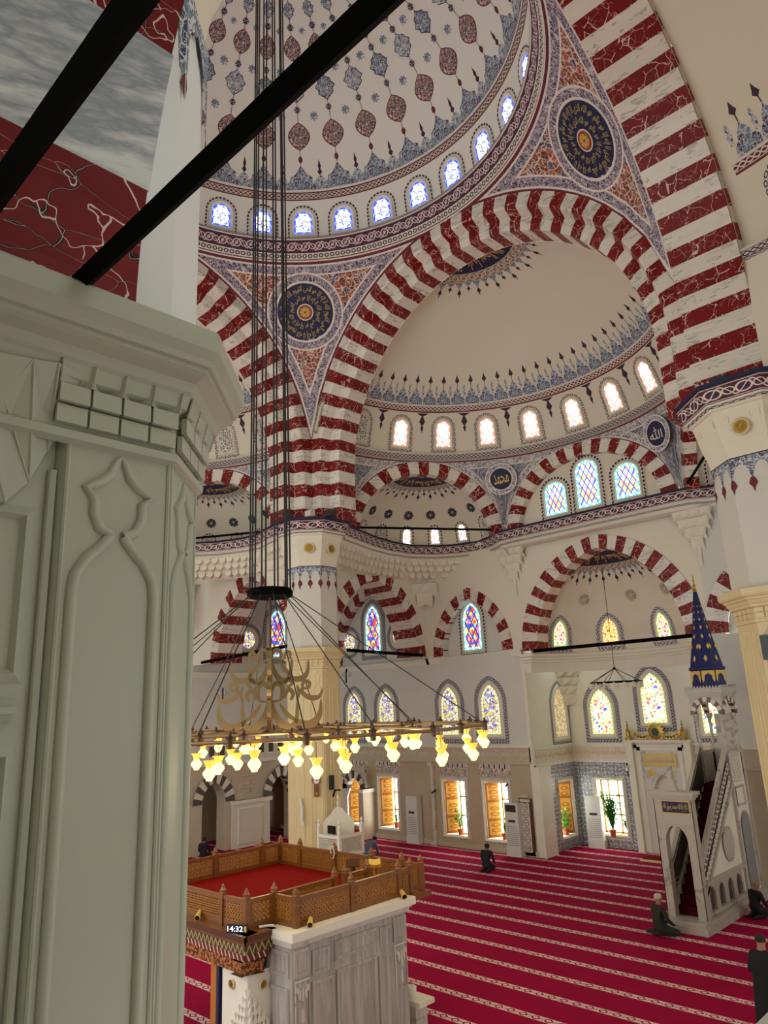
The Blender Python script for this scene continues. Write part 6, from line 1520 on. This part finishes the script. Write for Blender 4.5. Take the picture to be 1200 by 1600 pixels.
ac(-9.55, 14.3, 0, .62, 'white tower air conditioner between the first two sunlit windows', dark=False); ac(-4.5, 14.3, 0, .6, 'white tower air conditioner with dark top vent beside the calligraphy panel')
ac(-2.75, 17.2, .12, .6, 'white tower air conditioner in the alcove between the two windows', dark=False)
t = thing('calligraphy_board', 'tall brown marble board with six carved round medallions', 'panel', (-4.02, 14.6, 0)); F = plane((-4.02, 14.6, 0), (1, 0))
b = MB(); b.prism(rect(-.27, .27, .03, 2.0), 'brown_marble', .04, F, 0); b.build('board', t); b = MB(); b.prism(rect(-.17, .17, .15, 1.85), 'pale_stone', .02, F, .04); b.prism(rect(-.22, .22, 1.88, 1.97), 'pale_stone', .02, F, .04); b.prism(rect(-.2, .2, 2.04, 2.1), 'grey_marble', .02, F, 0); b.build('inlay', t)
for k in range(6):
    b = MB(); c = (0, .32+k*.28); b.ring(circle(.125, 16, c), circle(.105, 16, c), 'maroon', F, .065, .065, close=True); put_text(b, shape_ar(('محمد', 'على', 'عمر', 'حسن', 'حسين', 'الله')[k]), 'brown_marble', F, -.07, .07, c[1]-.05, c[1]+.06, .066); b.build('medallion', t)
for (x, y, z, lb) in ((-8.42, 14.45, 2.05, 'black wall camera on the pilaster between the windows'), (-4.75, 14.5, 2.45, 'black wall camera beside the last sunlit window'), (-3.5, 14.9, 2.35, 'black wall camera on the alcove corner')):
    b = MB(); b.tube([(x, y+.15, z+.05), (x, y, z), (x+.05, y-.12, z-.03)], .04, 'plastic_dark', 8); tag(b.build('wall_camera'), lb, 'camera')
def plant(x, y, z, h, n, lb, pot=True, spread=.3, bushy=False):
    t = thing('potted_plant', lb, 'plant', (x, y, z)); b = MB(); 
    if pot: b.lathe([(.09, 0), (.12, .2), (.135, .2), (.135, .24), (.1, .24), (0, .22)], (x, y, z), 'terracotta', 12); b.build('pot', t)
    rnd = random.Random(lb); b = MB(); bs = MB()
    for k in range(n):
        a = rnd.uniform(0, 2*PI); r1 = rnd.uniform(.1, 1)*spread; hh = h*rnd.uniform(.5, 1); p0 = V((x, y, z+.2)); p1 = V((x+math.cos(a)*r1*.4, y+math.sin(a)*r1*.3, z+.2+hh*.6)); p2 = V((x+math.cos(a)*r1, y+math.sin(a)*r1*.5, z+.2+hh))
        bs.tube([p0, p1, p2], .008, 'leaf_green', 4)
        for q in range(14 if bushy else 6):
            f = rnd.uniform(.2, 1); p = p0.lerp(p1, f*2) if f < .5 else p1.lerp(p2, f*2-1); d = V((rnd.uniform(-1, 1), rnd.uniform(-1, 1), rnd.uniform(-.3, .8))).normalized(); L = rnd.uniform(.09, .2) if bushy else .22; s_ = d.cross(V((0, 0, 1))).normalized()*L*.22
            b.face([p, p+d*L*.5+s_, p+d*L, p+d*L*.5-s_], 'leaf_green')
    b.build('leaves', t, kind='stuff'); bs.build('stems', t)
plant(-2.1, 17.38, .44, 1.4, 60, 'tall bushy green plant in a terracotta pot in the alcove window', True, .5, True)
plant(-1.72, 17.75, .44, .4, 8, 'small light green plant on the alcove window sill', False, .2, True)
plant(-3.75, 16.75, .42, .75, 8, 'spiky dark plant on the sill of the side alcove window', True, .3)
plant(-7.4, 14.85, .42, .75, 9, 'leafy plant standing in the third sunlit window', True, .3, True); plant(-5.25, 14.85, .42, .5, 8, 'small plant in the window beside the calligraphy board', True, .2, True); plant(-10.95, 14.85, .42, .4, 5, 'small plant in the sunlit window behind the chandelier lamps', True, .15, True)
for x, y, z, lb in ((-15.2, 8.7, 6.4, 'black bracket wall lamp with clear glasses left of the chandelier scrolls'), (-8.15, 9.5, 6.75, 'black bracket wall lamp with two glass bulbs right of the cream pillar'), (-1.25, 17.45, 2.9, 'wall lamp with milky glass shades between the alcove window and the mihrab')):
    t = thing('wall_lamp', lb, 'wall lamp', (x, y, z)); b = MB(); b.tube([(x, y, z-.3), (x, y, z+.15), (x+.15, y-.1, z+.2), (x+.2, y-.14, z+.1)], .025, 'iron', 6); b.build('bracket', t)
    for k in (-1, 1): b = MB(); b.lathe([(.0, -.2), (.05, -.17), (.06, -.08), (.03, -.02), (.02, 0)], (x+.2+.09*k, y-.14+.06*k, z+.1), 'clear_glass', 8); b.build('glass_shade', t)
# rug edge / shoe board by the mihrab
b = MB(); b.box((-.4, 15.9, 0), (.5, 16.5, .06), 'cream_stone'); b.box((-.35, 16.0, .06), (.45, 16.45, .09), 'red_carpet'); tag(b.build('prayer_mat'), 'small raised imam prayer mat in front of the mihrab', 'mat')
# ================= PEOPLE =================
def person(loc, hd, pose, cloth, lb, s=.88, cap=None, legs=None, hair='hair'):
    t = thing('person', lb, 'person', loc); ca, sa = math.cos(hd), math.sin(hd)
    P = {}; E = []; Rd = {}
    def nd(n, p, r, par=None): P[n] = p; Rd[n] = r; (E.append((par, n)) if par else None)
    if pose == 'stand':
        nd('pel', (0, 0, .95), .145); nd('wai', (0, .0, 1.12), .13, 'pel'); nd('che', (0, .0, 1.33), .16, 'wai'); nd('neck', (0, 0, 1.5), .06, 'che'); nd('h0', (0, .03, 1.6), .085, 'neck'); nd('h1', (0, .03, 1.7), .075, 'h0')
        for sg, k in ((-1, 'l'), (1, 'r')):
            nd('hip'+k, (sg*.1, 0, .88), .11, 'pel'); nd('kn'+k, (sg*.11, .02, .5), .075, 'hip'+k); nd('an'+k, (sg*.11, 0, .09), .05, 'kn'+k); nd('to'+k, (sg*.13, .17, .04), .035, 'an'+k)
            nd('sh'+k, (sg*.19, 0, 1.42), .075, 'che'); nd('el'+k, (sg*.25, -.02, 1.14), .06, 'sh'+k); nd('wr'+k, (sg*.14, .2, 1.05), .035, 'el'+k); hb = (sg*.06, .25, 1.06)
            nd('pa'+k, hb, .03, 'wr'+k)
            for q in range(4): nd('f%d%s' % (q, k), (hb[0]-sg*(.05+.01*q), hb[1]+.02, hb[2]+.03-.02*q), .009, 'pa'+k)
            nd('th'+k, (hb[0]-sg*.01, hb[1]+.03, hb[2]+.05), .01, 'pa'+k)
    else:
        ln = {'kneel': .06, 'pray': .03, 'side': 0, 'bow': .4}[pose]
        nd('pel', (0, 0, .25), .15); nd('wai', (0, .02+ln*.3, .4), .14, 'pel'); nd('che', (0, .03+ln, .6-ln*.25), .16, 'wai'); nd('neck', (0, .05+ln*1.5, .76-ln*.5), .06, 'che'); nd('h0', (0, .08+ln*1.7, .86-ln*.6), .085, 'neck'); nd('h1', (0, .08+ln*1.75, .95-ln*.65), .078, 'h0')
        for sg, k in ((-1, 'l'), (1, 'r')):
            kx = sg*.14; 
            nd('hip'+k, (sg*.1, .03, .22), .12, 'pel'); nd('kn'+k, (kx+(.12 if pose == 'side' and sg > 0 else 0), .42, .1), .085, 'hip'+k)
            nd('an'+k, ((sg*.12 if pose != 'side' else sg*.12-.25), -.1 if pose != 'side' else .0, .06), .055, 'kn'+k); nd('to'+k, ((sg*.12 if pose != 'side' else sg*.12-.42), -.26 if pose != 'side' else -.05, .04), .035, 'an'+k)
            sy, sz = .03+ln, .7-ln*.3; nd('sh'+k, (sg*.19, sy, sz), .075, 'che')
            if pose == 'pray': e, wv = (sg*.26, .1, .46), (sg*.13, .3, .58)
            else: e, wv = (sg*.25, .1+ln, .44-ln*.3), (sg*.15, .32+ln, .28-ln*.5)
            nd('el'+k, e, .058, 'sh'+k); nd('wr'+k, wv, .036, 'el'+k); hb = (wv[0]*.9, wv[1]+.06, wv[2]+(.05 if pose == 'pray' else -.02)); nd('pa'+k, hb, .03, 'wr'+k)
            for q in range(4): nd('f%d%s' % (q, k), (hb[0]+(q-1.5)*.02, hb[1]+.06-.004*(q-1.5)**2, hb[2]+(.03 if pose == 'pray' else -.01)), .009, 'pa'+k)
            nd('th'+k, (hb[0]-sg*.045, hb[1]+.02, hb[2]+.01), .01, 'pa'+k)
    names = list(P); ix = {n: i for i, n in enumerate(names)}
    W = lambda p: (p[0]*s*ca-p[1]*s*sa, p[0]*s*sa+p[1]*s*ca, p[2]*s)
    me = bpy.data.meshes.new('body'); me.from_pydata([W(P[n]) for n in names], [(ix[a], ix[c]) for a, c in E], []); o = bpy.data.objects.new('body', me); col.objects.link(o)
    sk = o.modifiers.new('Skin', 'SKIN'); sk.use_smooth_shade = True; me.skin_vertices[0].data
    for n in names: v = me.skin_vertices[0].data[ix[n]]; v.radius = (Rd[n]*s, Rd[n]*s); v.use_root = (n == 'pel')
    o.modifiers.new('Sub', 'SUBSURF').levels = 2; o.modifiers['Sub'].render_levels = 2
    bpy.context.view_layer.update(); m2 = bpy.data.meshes.new_from_object(o.evaluated_get(bpy.context.evaluated_depsgraph_get())); m2.name = 'body'; bpy.data.objects.remove(o)
    for mm in (cloth, 'skin', legs or cloth): m2.materials.append(MAT[mm])
    hd_ = [V(W(P[n])) for n in ('h0', 'h1')]; hn = [V(W(P[n])) for n in P if n[0] in 'ft' or n[:2] == 'pa']; hn = [V(W(P[n])) for n in P if n[:2] in ('pa', 'th', 'f0', 'f1', 'f2', 'f3')]; lg = [V(W(P[n])) for n in P if n[:2] in ('kn', 'an', 'to')]
    nk = V(W(P['neck'])); 
    for f in m2.polygons:
        c = f.center; f.use_smooth = True
        if min((c-h).length for h in hd_) < .13*s or (c-nk).length < .05*s: f.material_index = 1
        elif min((c-h).length for h in hn) < .05*s: f.material_index = 1
        elif legs and min((c-h).length for h in lg) < .2*s: f.material_index = 2
    ob = bpy.data.objects.new('body', m2); col.objects.link(ob); ob.parent = t
    # face and hair
    hc = V(P['h0']).lerp(V(P['h1']), .6); Wf = lambda p: V(W(hc+V(p)))
    b = MB(); 
    for sg in (-1, 1): b.lathe([(0, -.012), (.012, 0), (0, .012)], Wf((sg*.033, .088, .0)), 'hair', 6); b.tube([Wf((sg*.086, 0, -.03)), Wf((sg*.096, -.005, .0)), Wf((sg*.086, -.005, .03))], .012*s, 'skin', 6)
    b.tube([Wf((0, .085, .01)), Wf((0, .11, -.025))], [.008*s, .014*s], 'skin', 6); b.tube([Wf((-.022, .085, -.055)), Wf((.022, .085, -.055))], .006*s, 'maroon', 5); b.build('face', None).parent = t
    b = MB(); prof = [(.092, -.01), (.098, .03), (.09, .065), (.06, .095), (.0, .105)]
    P_ = [[Wf((r*math.cos(2*PI*k/14), -.012+r*1.05*math.sin(2*PI*k/14), z)) for k in range(15)] for r, z in prof]; b.grid(P_, cap or hair)
    if not cap: P_ = [[Wf((r*math.cos(PI+PI*k/8), -.012+r*1.05*math.sin(PI+PI*k/8), z)) for k in range(9)] for r, z in [(.075, -.07), (.09, -.01)]]; b.grid(P_, hair)
    b.build('cap' if cap else 'hair', None, smooth=True).parent = t
    return t
person((-3.88, 11.75, 0), .15, 'kneel', 'cloth_dark', 'kneeling man in dark jacket facing the kibla wall, alone on the carpet')
person((3.72, 8.35, 0), -.5, 'side', 'cloth_olive', 'man in dark coat and pale cap sitting before the pulpit doorway with legs folded aside', s=.92, cap='cap_white')
person((4.95, 11.15, 0), -.5, 'kneel', 'cloth_black', 'bald man in black shirt kneeling beside the pulpit flank', hair='skin', s=.85)
st_ = person((7.47, 4.3, 0), .1, 'stand', 'cloth_black', 'standing man in long black coat and cap at the right edge', cap='hair')
b = MB(); o0 = V((7.47, 4.3, 0))
P_ = [[(o0.x+(rx*math.cos(2*PI*k/16)), o0.y+ry*math.sin(2*PI*k/16), z) for k in range(17)] for rx, ry, z in ((.27, .2, .1), (.24, .18, .5), (.21, .16, .9), (.22, .16, 1.1), (.24, .15, 1.22), (.17, .1, 1.3))]
b.grid(P_, 'cloth_black'); b.build('coat', None, smooth=True).parent = st_
bpy.data.objects['coat'].location = -o0
person((-14.1, 7.2, 0), .6, 'side', 'cloth_black', 'dark haired person sitting beyond the balustrade at far left', legs='cloth_black')
person((-9.0, 11.1, 0), .3, 'bow', 'cloth_blue', 'person in blue grey bowed to the carpet behind the preacher chair')
